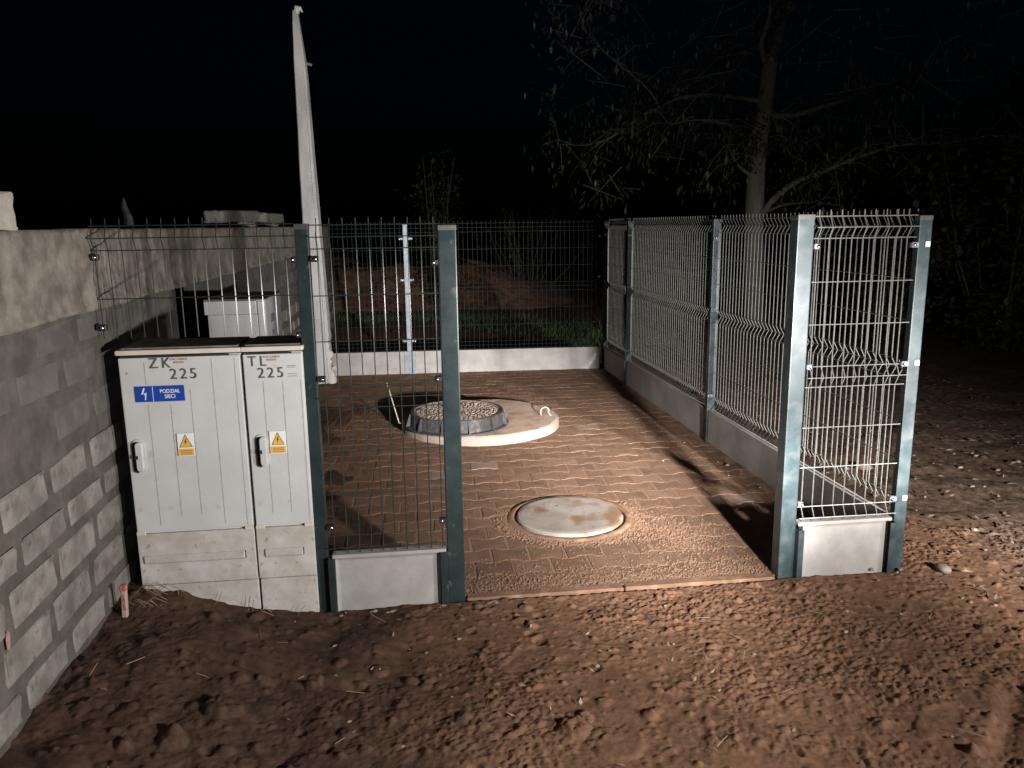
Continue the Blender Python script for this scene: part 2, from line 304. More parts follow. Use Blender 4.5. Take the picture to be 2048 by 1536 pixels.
# ------------------------------------------------------------------ ground
def base_height(X, Y):
    lx = (X - P4.x) * E1.x + (Y - P4.y) * E1.y; ly = (X - P4.x) * E2.x + (Y - P4.y) * E2.y
    m = 0.172 * sstep(-2.75, -3.85, lx) * (1 - 0.12 * sstep(-0.4, -1.3, ly)) * sstep(0.6, 0.3, ly)
    z = m - 0.012 + 0.02 * sstep(-0.75, -0.5, lx)
    z = z + 0.05 * sstep(0.2, 2.5, lx) * sstep(-0.5, 2.5, ly)
    return z, lx, ly
def build_ground():
    def axis(dense0, dense1, step, lo, hi, gr):
        a = list(np.arange(dense0, dense1, step)); s = step; x = dense1
        while x < hi: a.append(x); s *= gr; x += s
        a.append(hi); s = step; x = dense0 - step; pre = []
        while x > lo: pre.append(x); s *= gr; x -= s
        pre.append(lo); return np.array(pre[::-1] + a)
    xs = axis(-2.0, 3.1, 0.0065, -90, 90, 1.045); ys = axis(1.45, 4.2, 0.0065, -12, 160, 1.035)
    X, Y = np.meshgrid(xs, ys)
    Z, lx, ly = base_height(X, Y)
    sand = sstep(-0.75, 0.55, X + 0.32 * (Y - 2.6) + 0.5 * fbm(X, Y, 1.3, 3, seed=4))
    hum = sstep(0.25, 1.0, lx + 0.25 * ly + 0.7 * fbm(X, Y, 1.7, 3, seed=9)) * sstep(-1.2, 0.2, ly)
    near = sstep(9, 4.5, np.hypot(X - 0.5, Y - 2.5))
    Z = Z + 0.05 * fbm(X, Y, 2.4, 3, seed=21) * (0.5 + 0.9 * (1 - sand)) + 0.035 * near * (1 - sand) * np.abs(fbm(0.7 * X + 0.7 * Y, 0.5 * Y - 0.5 * X, 7.5, 3, 0.55, seed=44)) + 0.05 * hum * fbm(X, Y, 3.2, 4, seed=5)
    # broken crumbs: smooth trodden patches between rough ones
    rough = sstep(-0.10, 0.16, fbm(X, Y, 2.0, 3, seed=33) + 0.03)
    Xr = 0.8 * X + 0.6 * Y; Yr = -0.6 * X + 0.8 * Y; Xq = 0.31 * X - 0.95 * Y; Yq = 0.95 * X + 0.31 * Y
    c1 = np.clip(fbm(Xr, Yr, 31, 3, 0.55, seed=51) * 2, -1, 1); c2 = np.clip(fbm(Xq, Yq, 60, 2, 0.6, seed=61) * 2, -1, 1)
    Z = Z + near * (0.2 + 0.8 * rough) * (0.42 + 0.58 * sand) * (0.016 * np.abs(c1) + 0.012 * np.abs(c2))
    dx = xs; dy = ys
    def bump(cx, cy, r, h, flat=False):
        i0, i1 = np.searchsorted(dx, [cx - r, cx + r]); j0, j1 = np.searchsorted(dy, [cy - r, cy + r])
        if i1 <= i0 or j1 <= j0: return
        gx, gy = np.meshgrid(dx[i0:i1], dy[j0:j1]); d2 = ((gx - cx) ** 2 + (gy - cy) ** 2) / r ** 2
        add = h * np.sqrt(np.clip(1 - d2, 0, 1)) * (0.75 + 0.5 * vnoise(gx * 60, gy * 60, 3)); Z[j0:j1, i0:i1] += add
    for _ in range(7000):                                   # soil crumbs and clods
        cx = rng.uniform(-2.0, 3.2); cy = rng.uniform(1.45, 4.3); s = 1 / (1 + math.exp(-4 * (cx + 0.3 * (cy - 2.6) + 0.1)))
        r = rng.gamma(1.6, 0.0032) + 0.0065
        if s < 0.5:
            if rng.random() < 0.55: continue
            r *= rng.choice([0.9, 1.1, 1.6])
        bump(cx, cy, min(r, 0.032), min(r, 0.032) * rng.uniform(0.25, 0.6))
    for _ in range(90):                                     # bigger lumps and pits in the dark soil
        cx, cy = rng.uniform(-1.7, 0.5), rng.uniform(1.6, 3.4); rb = rng.uniform(0.018, 0.034); bump(cx, cy, rb, rb * rng.uniform(-0.6, 0.75))
    for (cx, cy, r, h) in ((-1.05, 2.55, 0.075, 0.035), (-1.15, 2.35, 0.05, 0.025), (0.21, 2.50, 0.06, 0.025), (-0.55, 2.9, 0.04, 0.018), (0.33, 2.42, 0.09, 0.012), (1.0, 2.15, 0.08, 0.012), (-0.2, 2.2, 0.06, 0.02)): bump(cx, cy, r, h)
    def dent(cx, cy, a, b, ang, dz):                        # shoe prints pressed flat
        ca, sa = math.cos(ang), math.sin(ang); u = (X - cx) * ca + (Y - cy) * sa; v = -(X - cx) * sa + (Y - cy) * ca
        k = sstep(1.15, 0.85, np.sqrt((u / a) ** 2 + (v / b) ** 2)); zb, _, _ = base_height(np.array(cx), np.array(cy)); return k, float(zb) + dz
    for (cx, cy, a, b, ang, dz) in ((0.36, 2.40, 0.085, 0.065, 0.5, 0.012), (0.74, 2.16, 0.07, 0.045, -0.2, 0.006), (0.62, 1.92, 0.13, 0.06, -0.1, 0.0), (0.05, 2.95, 0.12, 0.07, 1.0, 0.0), (-0.25, 3.05, 0.12, 0.08, 0.2, 0.0), (1.5, 2.5, 0.12, 0.06, 0.6, 0.0)):
        k, zz = dent(cx, cy, a, b, ang, dz); k = k * 0.8; Z = Z * (1 - k) + k * (zz + 0.009 * fbm(X, Y, 30, 3, seed=8))
    for (x0, y0, x1, y1, w, dp) in ((-0.15, 1.55, 0.25, 2.05, 0.010, 0.014), (0.55, 2.75, 0.95, 2.35, 0.012, 0.012), (-1.3, 2.9, -0.6, 2.75, 0.02, 0.016), (-0.9, 1.9, -0.1, 2.15, 0.03, 0.014), (1.3, 1.9, 1.9, 2.7, 0.035, 0.012)):
        ex, ey = x1 - x0, y1 - y0; L2 = ex * ex + ey * ey; t = np.clip(((X - x0) * ex + (Y - y0) * ey) / L2, 0, 1)
        d = np.hypot(X - x0 - t * ex, Y - y0 - t * ey) + 0.02 * fbm(X, Y, 9, 2, seed=71); Z = Z - dp * np.exp(-(d / w) ** 2) + 0.5 * dp * np.exp(-((d - 2 * w) / w) ** 2)
    # sand swept over the kerb line is kept low; under the paving and the slab strip the sheet drops
    strip = sstep(-0.10, 0.0, ly) * sstep(0.2, 0.1, ly) * sstep(-2.9, -2.8, lx) * sstep(0.1, 0.0, lx)
    Z = Z * (1 - 0.6 * strip)
    inside = (ly > -0.012) & (ly < 6.0) & (lx > -2.84) & (lx < 0.01)
    edge = sstep(-0.05, -0.012, ly) * (lx > -2.18) * (lx < -0.63) * (ly < 0.3)
    Z = np.where(edge > 0, np.minimum(Z, Z * (1 - edge) + edge * np.minimum(Z, 0.006)), Z)
    Z = np.where(inside, -0.12, Z)
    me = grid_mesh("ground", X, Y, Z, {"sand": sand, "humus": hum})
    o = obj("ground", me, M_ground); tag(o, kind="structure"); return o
build_ground()

# earth bank behind the enclosure
def build_bank():
    xs = np.arange(-9.5, 2.2, 0.09); ys = np.arange(15.6, 22, 0.09); X, Y = np.meshgrid(xs, ys)
    h = 1.0 * sstep(16.0, 18.2, Y + 0.8 * fbm(X, Y, 0.6, 3, seed=3)) * sstep(2.1, -1.2, X) * sstep(-9.5, -6.0, X)
    Z = -0.05 + h * (0.85 + 0.5 * fbm(X, Y, 0.8, 4, seed=12)) + 0.16 * h * np.abs(fbm(X, Y, 4, 4, seed=2))
    o = obj("earth_bank", grid_mesh("earth_bank", X, Y, Z), M_bank); tag(o, kind="structure")
build_bank()

# ------------------------------------------------------------------ paving
SLAB = (-1.355, 3.02 + 0.25)   # centre of the round slab, replaced below by world values
slab_c = loc_of(-0.285, 6.83); flat_c = loc_of(0.338, 4.535)
pav = bpy.data.objects.new
def build_paving():
    bm = BM(); v = [bm.verts.new(p) for p in ((-3.69, 0.05, -0.0028), (0.0, 0.05, -0.0028), (0.0, 5.98, -0.0028), (-3.69, 5.98, -0.0028))]; bm.faces.new(v)
    o = bpy.data.objects.new("pavement", None)
    me = bpy.data.meshes.new("pavement"); bm.to_mesh(me); bm.free(); me.materials.append(M_jsand)
    root = bpy.data.objects.new("pavement", me); COL.objects.link(root); root.location = Wd(0, 0); root.rotation_euler = (0, 0, AL); tag(root, kind="structure"); ORI[root.name] = (0, 0)
    bpy.data.objects.remove(o)
    LN, RW, A = 0.20, 0.1625, 0.0125
    def outline(g, half=0):
        hx = LN / 2 - g; hy = RW / 2 - g
        xs = (-hx, -0.064, -0.036, 0.036, 0.064, hx); sg = (1, 1, -1, -1, 1, 1)
        if half == 1: xs, sg = xs[:3] + (-0.002,), sg[:3] + (-1,)
        if half == 2: xs, sg = (0.002,) + xs[3:], (-1,) + sg[3:]
        top = [(x, hy + A * s) for x, s in zip(xs, sg)]; bot = [(x, -hy - A * s) for x, s in zip(xs, sg)]
        return bot + top[::-1]
    def paver_bm(bm, ox=0, oy=0, oz=0, rot=0, half=0):
        o1 = outline(0.0030, half); o2 = outline(0.0072, half); n = len(o1); c, s = math.cos(rot), math.sin(rot)
        def P(p, z): return bm.verts.new((ox + p[0] * c - p[1] * s, oy + p[0] * s + p[1] * c, oz + z))
        a = [P(p, -0.05) for p in o1]; b = [P(p, -0.0035) for p in o1]; t = [P(p, 0.0) for p in o2]
        for k in range(n):
            k2 = (k + 1) % n; bm.faces.new((a[k], a[k2], b[k2], b[k])); bm.faces.new((b[k], b[k2], t[k2], t[k]))
        bm.faces.new(t)
    spots = []
    nrow = int(5.9 / RW)
    for r in range(nrow):
        y = 0.085 + RW * (r + 0.5)
        off = 0.0 if r % 2 == 0 else LN / 2
        x = -0.11 - off
        while x > -3.62:
            spots.append((x, y, 0)); x -= LN
        if off: spots.append((-0.01 - LN / 2 + 0.0, y, 2) if False else (-0.11, y, 2))
    keep = []
    for (x, y, h) in spots:
        if h == 2: continue
        if math.hypot(x - slab_c[0], y - slab_c[1]) < 0.58: continue
        if math.hypot(x - flat_c[0], y - flat_c[1]) < 0.24: continue
        wx = Wd(x, y); d = wx.length; vis = x > -2.75 or y > 3
        keep.append((0 if vis else 1, d, x, y))
    keep.sort()
    bm = BM(); paver_bm(bm); me0 = bpy.data.meshes.new("paver"); bmesh.ops.recalc_face_normals(bm, faces=bm.faces[:]); bm.to_mesh(me0); bm.free(); me0.materials.append(M_paver)
    me1 = me0.copy(); me1.materials.clear(); me1.materials.append(M_paver_pale)
    rest = BM(); rnd = random.Random(3)
    for i, (vv, d, x, y) in enumerate(keep):
        dz = rnd.uniform(-0.002, 0.0015) - 0.0003; rot = rnd.gauss(0, 0.008); jx = rnd.gauss(0, 0.0012)
        if i < 300:
            p = bpy.data.objects.new("paver", me1 if rnd.random() < 0.02 else me0); COL.objects.link(p); p.parent = root
            p.location = (x + jx, y, dz); p.rotation_euler = (rnd.gauss(0, 0.0035), rnd.gauss(0, 0.0035), rot)
        else: paver_bm(rest, x + jx, y, dz, rot)
    p = obj("paver", rest, M_paver, root); p["kind"] = "stuff"
    for k in range(2):                                      # kerb along the open front
        bm = BM(); x0 = -2.18 + k * 0.775; box(bm, x0 + 0.003, x0 + 0.772, 0.004, 0.066, -0.15, 0.004 + 0.002 * k, 0.006); obj("kerb_stone", bm, M_kerb, root)
    return root
pavement = build_paving()

# sand swept over the paving: thin real heaps round the flat lid and along the kerb
def sand_patch():
    V = []; F = []
    def grain(x, y, z, r):
        k = len(V); c = Wd(x, y, z)
        for q in ((r, 0, 0), (-r * .5, r * .87, 0), (-r * .5, -r * .87, 0), (0, 0, r * rng.uniform(.6, 1.1))): V.append((c.x + q[0], c.y + q[1], c.z + q[2]))
        F.extend([(k, k + 1, k + 3), (k + 1, k + 2, k + 3), (k + 2, k, k + 3)])
    for _ in range(2600):
        a = rng.uniform(math.pi * 0.85, math.pi * 2.15); rr_ = 0.36 + abs(rng.normal(0, 0.05)); grain(flat_c[0] + rr_ * math.cos(a), flat_c[1] + rr_ * math.sin(a), 0.0, rng.uniform(.003, .010))
    for _ in range(3400):
        x = rng.uniform(-2.18, -0.62); y = 0.03 + abs(rng.normal(0, 0.11)); grain(x, y, 0.0, rng.uniform(.003, .009))
    for _ in range(1500):
        x = rng.normal(-0.95, 0.16); y = rng.normal(0.62, 0.16); grain(x, y, 0.0, rng.uniform(.003, .009))
    for _ in range(2000):
        x = rng.uniform(-2.6, -0.1); y = rng.uniform(0.1, 5.0); grain(x, y, 0.0, rng.uniform(.003, .007))
    o = obj("loose_sand", tri_soup("loose_sand", V, F), M_jsand); tag(o, "reddish sand grains swept over the paving and round the flat lid", "sand", kind="stuff")
sand_patch()

# ------------------------------------------------------------------ block wall on the left
WX = -3.70
def build_wall():
    root = thing("block_wall", "long grey concrete block wall with a rough cast top band, left of the cabinets", "wall", WX, 0)
    y0, y1, oa, ob = -3.2, 9.62, 1.18, 2.18; zt, zb = 1.75, 1.425
    bm = BM()
    box(bm, WX - 0.24, WX - 0.009, y0, oa, -0.3, zb); box(bm, WX - 0.24, WX - 0.009, ob, y1 - 0.004, -0.3, zb - 0.002)
    part("mortar", bm, M_mortar, root)
    # cast band: a rough sheet with real relief
    ys = np.concatenate([np.arange(y0, 1.6, 0.02), np.arange(1.6, y1, 0.06), [y1]]); zs = np.linspace(zb, zt, 19)
    Yg, Zg = np.meshgrid(ys, zs); rel = 0.026 * fbm(Yg, Zg, 5, 4, seed=3) + 0.022 * fbm(Yg, Zg, 24, 3, seed=7)
    rel = rel + 0.006 * np.where(np.mod(Yg, 1.25) < 0.05, 1, 0)
    lipb = 0.012 * sstep(0.05, 0.0, Zg - zb)
    Xg = WX + 0.004 + rel + lipb
    Zg2 = Zg + np.where(Zg > zt - 0.001, 0.012 * fbm(Yg, Yg * 0, 9, 3, seed=1), 0) + np.where(Zg < zb + 0.001, 0.02 * fbm(Yg, Yg * 0, 4, 3, seed=2), 0)
    # close the band over the top and under it
    Xa = np.vstack([np.full_like(ys, WX - 0.24), Xg, np.full_like(ys, WX - 0.24)]); Ya = np.vstack([ys, Yg, ys]); Za = np.vstack([Zg2[0], Zg2, Zg2[-1] + 0.004])
    ox, oy = ORI[root.name]
    obj("ring_beam", grid_mesh("ring_beam", Xa - ox, Ya - oy, Za), M_beam, root)
    # end and jamb faces are closed by the mortar core; blocks stand proud of it
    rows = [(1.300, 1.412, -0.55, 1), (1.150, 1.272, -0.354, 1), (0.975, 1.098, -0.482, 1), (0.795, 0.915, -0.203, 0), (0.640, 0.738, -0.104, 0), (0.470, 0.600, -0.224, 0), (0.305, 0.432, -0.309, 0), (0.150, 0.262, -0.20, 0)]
    P = 0.364; rnd = random.Random(11); variants = {}
    def block_mesh(v, w, h):
        key = (v, round(w, 3), round(h, 3))
        if key in variants: return variants[key]
        bm = BM(); r2 = random.Random(v * 7 + 1); box(bm, -0.035, 0.0, -w / 2, w / 2, -h / 2, h / 2, 0.015 + 0.005 * (v % 2), 2)
        for q in bm.verts: q.co += Vector((r2.uniform(-.003, .004), r2.uniform(-.007, .007), r2.uniform(-.006, .006)))
        me = bpy.data.meshes.new("block"); bmesh.ops.recalc_face_normals(bm, faces=bm.faces[:]); bm.to_mesh(me); bm.free(); variants[key] = me; return me
    for ri, (za, zc, yj, dk) in enumerate(rows):
        k0 = int((y0 - yj) / P) - 1
        for k in range(k0, 40):
            a = yj + k * P + 0.021; b = yj + (k + 1) * P - 0.021
            for (s0, s1) in ((y0, oa), (ob, y1)):
                aa, bb = max(a, s0 + 0.004), min(b, s1 - 0.004)
                if bb - aa < 0.05: continue
                if s0 == y0 and bb < -2.2: continue
                full = abs((bb - aa) - (b - a)) < 1e-4
                me = block_mesh(rnd.randrange(3) if full else 0, bb - aa, zc - za)
                if not me.materials: me.materials.append(M_block)
                o = bpy.data.objects.new("block", me); COL.objects.link(o); o.parent = root
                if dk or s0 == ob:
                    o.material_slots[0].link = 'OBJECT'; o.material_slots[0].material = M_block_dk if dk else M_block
                o.location = (rnd.uniform(-0.006, 0.0) - (0.004 if dk else 0), (aa + bb) / 2, (za + zc) / 2 + rnd.uniform(-.004, .004)); o.rotation_euler = (rnd.gauss(0, .008), rnd.gauss(0, .006), rnd.gauss(0, .006))
    # pink spray mark near the camera
    bm = BM(); poly(bm, [(-0.012, -0.03), (0.004, -0.036), (0.012, -0.012), (0.016, 0.012), (0.006, 0.03), (-0.004, 0.022), (-0.013, 0.004)], 0.0, 0.0006)
    for q in bm.verts: q.co = Vector((q.co.y, q.co.x, q.co.z))
    o = obj("paint_mark", bm, M_spray, root); o.location = (0.0012, -0.99, 0.47); o["label"] = "small faded pink spray mark"
    return root
wall = build_wall()

def chunk(name, label, cat, lx, ly, sx, sy, sz, z0, m, tilt=(0, 0, 0), bev=0.02, seed=1, group=None):
    root = thing(name, label, cat, lx, ly, group)
    r2 = random.Random(seed); bm = BM(); box(bm, -sx / 2, sx / 2, -sy / 2, sy / 2, 0, sz, bev, 2)
    bmesh.ops.subdivide_edges(bm, edges=[e for e in bm.edges if e.calc_length() > 0.05], cuts=2, use_grid_fill=True)
    for v in bm.verts: v.co += Vector((r2.uniform(-1, 1), r2.uniform(-1, 1), r2.uniform(-1, 1))) * 0.006
    me = bpy.data.meshes.new(name); bmesh.ops.recalc_face_normals(bm, faces=bm.faces[:]); bm.to_mesh(me); bm.free(); me.materials.append(m)
    loc = root.location.copy(); n = root.name; bpy.data.objects.remove(root)
    o = bpy.data.objects.new(name, me); COL.objects.link(o); o.location = loc + Vector((0, 0, z0)); o.rotation_euler = (tilt[0], tilt[1], AL + tilt[2]); ORI[o.name] = (lx, ly); tag(o, label, cat, group); return o
chunk("concrete_block", "pale concrete block standing on the near end of the wall at the left edge", "block", -3.82, -0.77, 0.24, 0.42, 0.125, 1.752, M_loose, bev=0.014, seed=4)
chunk("concrete_lintel", "long grey concrete lintel lying tilted on the wall, left of the shorter one", "lintel", -3.80, 3.28, 0.14, 1.42, 0.085, 1.80, M_loose_dk, tilt=(0.014, 0, 0), seed=5)
chunk("concrete_lintel", "shorter grey concrete piece lying on the wall behind the first dark fence post", "lintel", -3.80, 4.85, 0.14, 1.12, 0.085, 1.80, M_loose_dk, tilt=(0.004, 0, 0.02), seed=6)
chunk("brick_chip", "flat packing stone under the left end of the long lintel on the wall", "stone", -3.80, 3.75, 0.13, 0.14, 0.045, 1.752, M_loose_dk, seed=8)
chunk("brick_chip", "flat packing stone under the shorter concrete piece on the wall", "stone", -3.80, 4.95, 0.13, 0.16, 0.045, 1.752, M_loose_dk, seed=9)
bm = BM(); tube(bm, [(0, 0, 0), (0.005, 0.012, 0.05), (-0.004, -0.004, 0.11), (0.0, -0.012, 0.155)], [0.028, 0.02, 0.014, 0.004], 6)
stub = obj("dead_shoot", bm, M_bark); stub.location = Wd(-3.80, 0.80, 1.75); tag(stub, "dark dead shoot standing up from the top of the wall", "shoot")

# ------------------------------------------------------------------ fences
WZ = [0, .05, .10, .30, .50, .70, .75, .80, 1.0, 1.2, 1.4, 1.45, 1.49]
FOLD = {1: 0.028, 6: 0.028, 11: 0.028}
VW = {}
def vwire(out, m, cut=None):
    key = (out, m.name, cut)
    if key not in VW:
        bm = BM(); pts = [(0, 0, 0.03)]
        for i, d in enumerate(WZ):
            if not cut or d <= cut: pts.append((0, out * FOLD.get(i, 0), -d))
        if cut: pts.append((0, 0, -cut))
        tube(bm, pts, 0.0026, 4); me = bpy.data.meshes.new("vertical_wire"); bmesh.ops.recalc_face_normals(bm, faces=bm.faces[:]); bm.to_mesh(me); bm.free(); me.materials.append(m); VW[key] = me
    return VW[key]
def panel(root, x0, x1, y, top, out, m, first=0.012, step=0.055, cut=None):
    h = bpy.data.objects.new("mesh_panel", None); COL.objects.link(h); h.parent = root; h.location = (0, y, top); h.empty_display_size = 0.1
    hm = BM(); tube(hm, [(0, 0, 0), (x1 - x0, 0, 0)], 0.0026, 4); me = bpy.data.meshes.new("horizontal_wire"); bmesh.ops.recalc_face_normals(hm, faces=hm.faces[:]); hm.to_mesh(me); hm.free(); me.materials.append(m)
    for i, d in enumerate(WZ):
        if cut and d > cut: continue
        o = bpy.data.objects.new("horizontal_wire", me); COL.objects.link(o); o.parent = h; o.location = (x0, out * (FOLD.get(i, 0) + 0.004), -d)
    x = x0 + first; v = vwire(out, m, cut)
    while x < x1 - 0.004:
        o = bpy.data.objects.new("vertical_wire", v); COL.objects.link(o); o.parent = h; o.location = (x, 0, 0); o.rotation_euler = (0, random.gauss(0, 0.0012), 0); x += step
    return h
def post(root, x, y, w, d, top, m, cap=True, z0=-0.25, tilt=0.0):
    bm = BM(); box(bm, x - w / 2, x + w / 2, y - d / 2, y + d / 2, z0, top - (0.0 if not cap else 0.006), 0.005, 2)
    p = obj("post", bm, m, root)
    if cap:
        bm = BM(); box(bm, x - w / 2 - .0015, x + w / 2 + .0015, y - d / 2 - .0015, y + d / 2 + .0015, top - 0.024, top, 0.004, 2); obj("post_cap", bm, M_cap, p)
    return p
def clamp(root, x, y, z, side, m=None, white=False, wide=0.036):   # side: +1 panel lies to the right of the post edge x
    bm = BM(); box(bm, x, x + side * wide, y - 0.012, y + 0.012, z - 0.013, z + 0.013, 0.004, 1); c = obj("clamp", bm, m or M_dark, root)
    bm = BM(); lathe(bm, [(0.0, -0.008), (0.006, -0.0065), (0.0085, -0.002), (0.0085, 0.003)], 10)
    for v in bm.verts: v.co = Vector((v.co.x + x + side * wide * 0.68, v.co.z + y - 0.013, v.co.y + z))
    obj("bolt", bm, M_steel, c, smooth=True); return c
def short_plank(root, x0, x1, y, z0, z1, m, lip0, lip1):
    bm = BM(); box(bm, x0, x1, y - 0.024, y + 0.024, z0, z1 - 0.018, 0.0)
    f = min(bm.faces, key=lambda f: f.calc_center_median().y)
    r = bmesh.ops.inset_region(bm, faces=[f], thickness=0.022); f2 = f
    for v in f2.verts: v.co.y += 0.011; v.co.z += 0.012 if v.co.z < (z0 + z1) / 2 else 0
    bmesh.ops.bevel(bm, geom=[e for e in bm.edges], offset=0.003, segments=2, affect='EDGES')
    p = obj("concrete_plank", bm, m, root)
    bm = BM(); box(bm, lip0, lip1, y - 0.029, y + 0.026, z1 - 0.018, z1, 0.004, 2); obj("plank_lip", bm, m, p); return p
def long_plank(root, x0, x1, y, z0, z1, m):
    bm = BM(); box(bm, x0, x1, y - 0.024, y + 0.024, z0, z1, 0.006, 2); return obj("concrete_plank", bm, m, root)
def holder(root, x, y, z0, z1, side, m, w=0.022):              # flat bracket that takes the plank end beside a post
    bm = BM(); box(bm, x, x + side * w, y - 0.034, y - 0.028, z0, z1, 0.002); box(bm, x, x + side * 0.004, y - 0.0275, y + 0.03, z0, z1 - 0.001)
    return obj("plank_bracket", bm, m, root)

FG = "green wire mesh fences round the paved yard"
# 1. front fence on the left: wall panel, first post, gate post
f1 = thing("mesh_fence", "dark green mesh fence from block wall past the cabinets to the left gate post", "fence", 0, 0, FG)
post(f1, -2.837, 0.02, 0.058, 0.04, 1.764, M_green); post(f1, -2.222, 0.04, 0.079, 0.08, 1.752, M_green)
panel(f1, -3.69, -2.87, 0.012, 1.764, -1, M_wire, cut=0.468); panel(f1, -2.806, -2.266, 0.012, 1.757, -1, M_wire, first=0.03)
short_plank(f1, -2.779, -2.296, 0.012, -0.05, 0.273, M_plank, -2.79, -2.268)
holder(f1, -2.808, -0.0, -0.05, 0.262, 1, M_green, 0.028); holder(f1, -2.262, -0.0, -0.05, 0.262, -1, M_green, 0.034)
for z in (1.616, 1.094, 0.405): clamp(f1, -2.808, 0.0, z, 1); 
for z in (1.592, 1.077, 0.408): clamp(f1, -2.262, 0.0, z, -1, wide=0.032)
for z in (1.614, 1.293): clamp(f1, -2.866, 0.0, z, -1, wide=0.02)
for z in (1.637, 1.346): clamp(f1, -3.70, 0.0, z, 1, wide=0.042)
# 2. return on the right: gate post to corner post
f2 = thing("mesh_fence", "short headlit green fence panel between right gate post and white capped corner post", "fence", 0, 0, FG)
post(f2, -0.584, 0.04, 0.080, 0.08, 1.778, M_green_lit); p4o = post(f2, 0.004, 0.02, 0.064, 0.04, 1.768, M_green_lit)
panel(f2, -0.540, -0.034, 0.012, 1.768, -1, M_wire_lit, first=0.022)
short_plank(f2, -0.512, -0.076, 0.012, -0.05, 0.295, M_plank, -0.540, -0.048)
holder(f2, -0.544, -0.0, -0.05, 0.262, 1, M_green_lit, 0.030); holder(f2, -0.030, -0.0, -0.05, 0.272, -1, M_green_lit, 0.034)
for z in (1.633, 1.07, 0.387): clamp(f2, -0.544, 0.0, z, 1, M_galv, wide=0.026)
for z in (1.633, 1.07, 0.387):
    clamp(f2, -0.029, 0.0, z, -1, M_galv, wide=0.036)
    bm = BM(); box(bm, 0.006, 0.030, -0.006, -0.001, z - 0.011, z + 0.015, 0.003); obj("plate_glint", bm, M_plate_glint, p4o)  # square plate, its reflection painted as plain white
# 3. right side
def run(label, p, q, group=FG):
    d = Vector((q[0] - p[0], q[1] - p[1])); a = math.atan2(d.y, d.x); o = thing("mesh_fence", label, "fence", p[0], p[1], group, rot=a); return o, d.length
f3, L3 = run("headlit green mesh fence of three long panels along the right side of the paving", (0.0, 0.03), (-0.075, 5.90))
# along x = into the scene, y = to the left (inside); outside is -y
for x in (2.48, 4.85, 5.86): post(f3, x, 0.0, 0.05, 0.064, 1.772, M_green_lit)
segs = ((0.02, 2.455), (2.505, 4.825), (4.875, 5.835))
for (a, b) in segs:
    panel(f3, a, b, -0.012, 1.768, -1, M_wire_lit, first=0.03); long_plank(f3, a + 0.004, b - 0.004, -0.002, -0.10, 0.262, M_plank2)
for x in (2.48, 4.85, 5.86):
    bm = BM(); box(bm, x - 0.034, x + 0.034, 0.036, 0.040, -0.05, 0.268, 0.001); obj("plank_bracket", bm, M_green, f3)
    for z in (1.62, 1.07, 0.38):
        bm = BM(); box(bm, x - 0.045, x - 0.022, -0.004, 0.036, z - 0.013, z + 0.013, 0.004); c = obj("clamp", bm, M_galv, f3)
        bm = BM(); lathe(bm, [(0.0, -0.008), (0.006, -0.0065), (0.0085, -0.002), (0.0085, 0.003)], 10)
        for v in bm.verts: v.co = Vector((v.co.z + x - 0.046, v.co.x + 0.02, v.co.y + z))
        obj("bolt", bm, M_steel, c, smooth=True)
# 4. back
f4, L4 = run("dark mesh fence across the back of the paving with one bright galvanised post", (-3.62, 6.035), (-0.11, 5.895))
post(f4, 1.165, 0.0, 0.060, 0.04, 1.772, M_galv, cap=False)
for (a, b) in ((0.02, 1.13), (1.20, 3.47)):
    panel(f4, a, b, -0.010, 1.768, 1, M_wire, first=0.03); long_plank(f4, a - 0.01, b + 0.004, 0.0, -0.08, 0.268, M_plank)
bm = BM(); box(bm, 1.165 - 0.068, 1.165 + 0.068, -0.036, -0.030, -0.05, 0.272, 0.002); obj("plank_bracket", bm, M_galv, f4)
for z in (1.60, 1.12, 0.395):
    clamp(f4, 1.135, -0.02, z, -1, M_galv, wide=0.05); clamp(f4, 1.195, -0.02, z, 1, M_galv, wide=0.05)
    clamp(f4, 3.475, -0.02, z, -1, M_galv, wide=0.03)

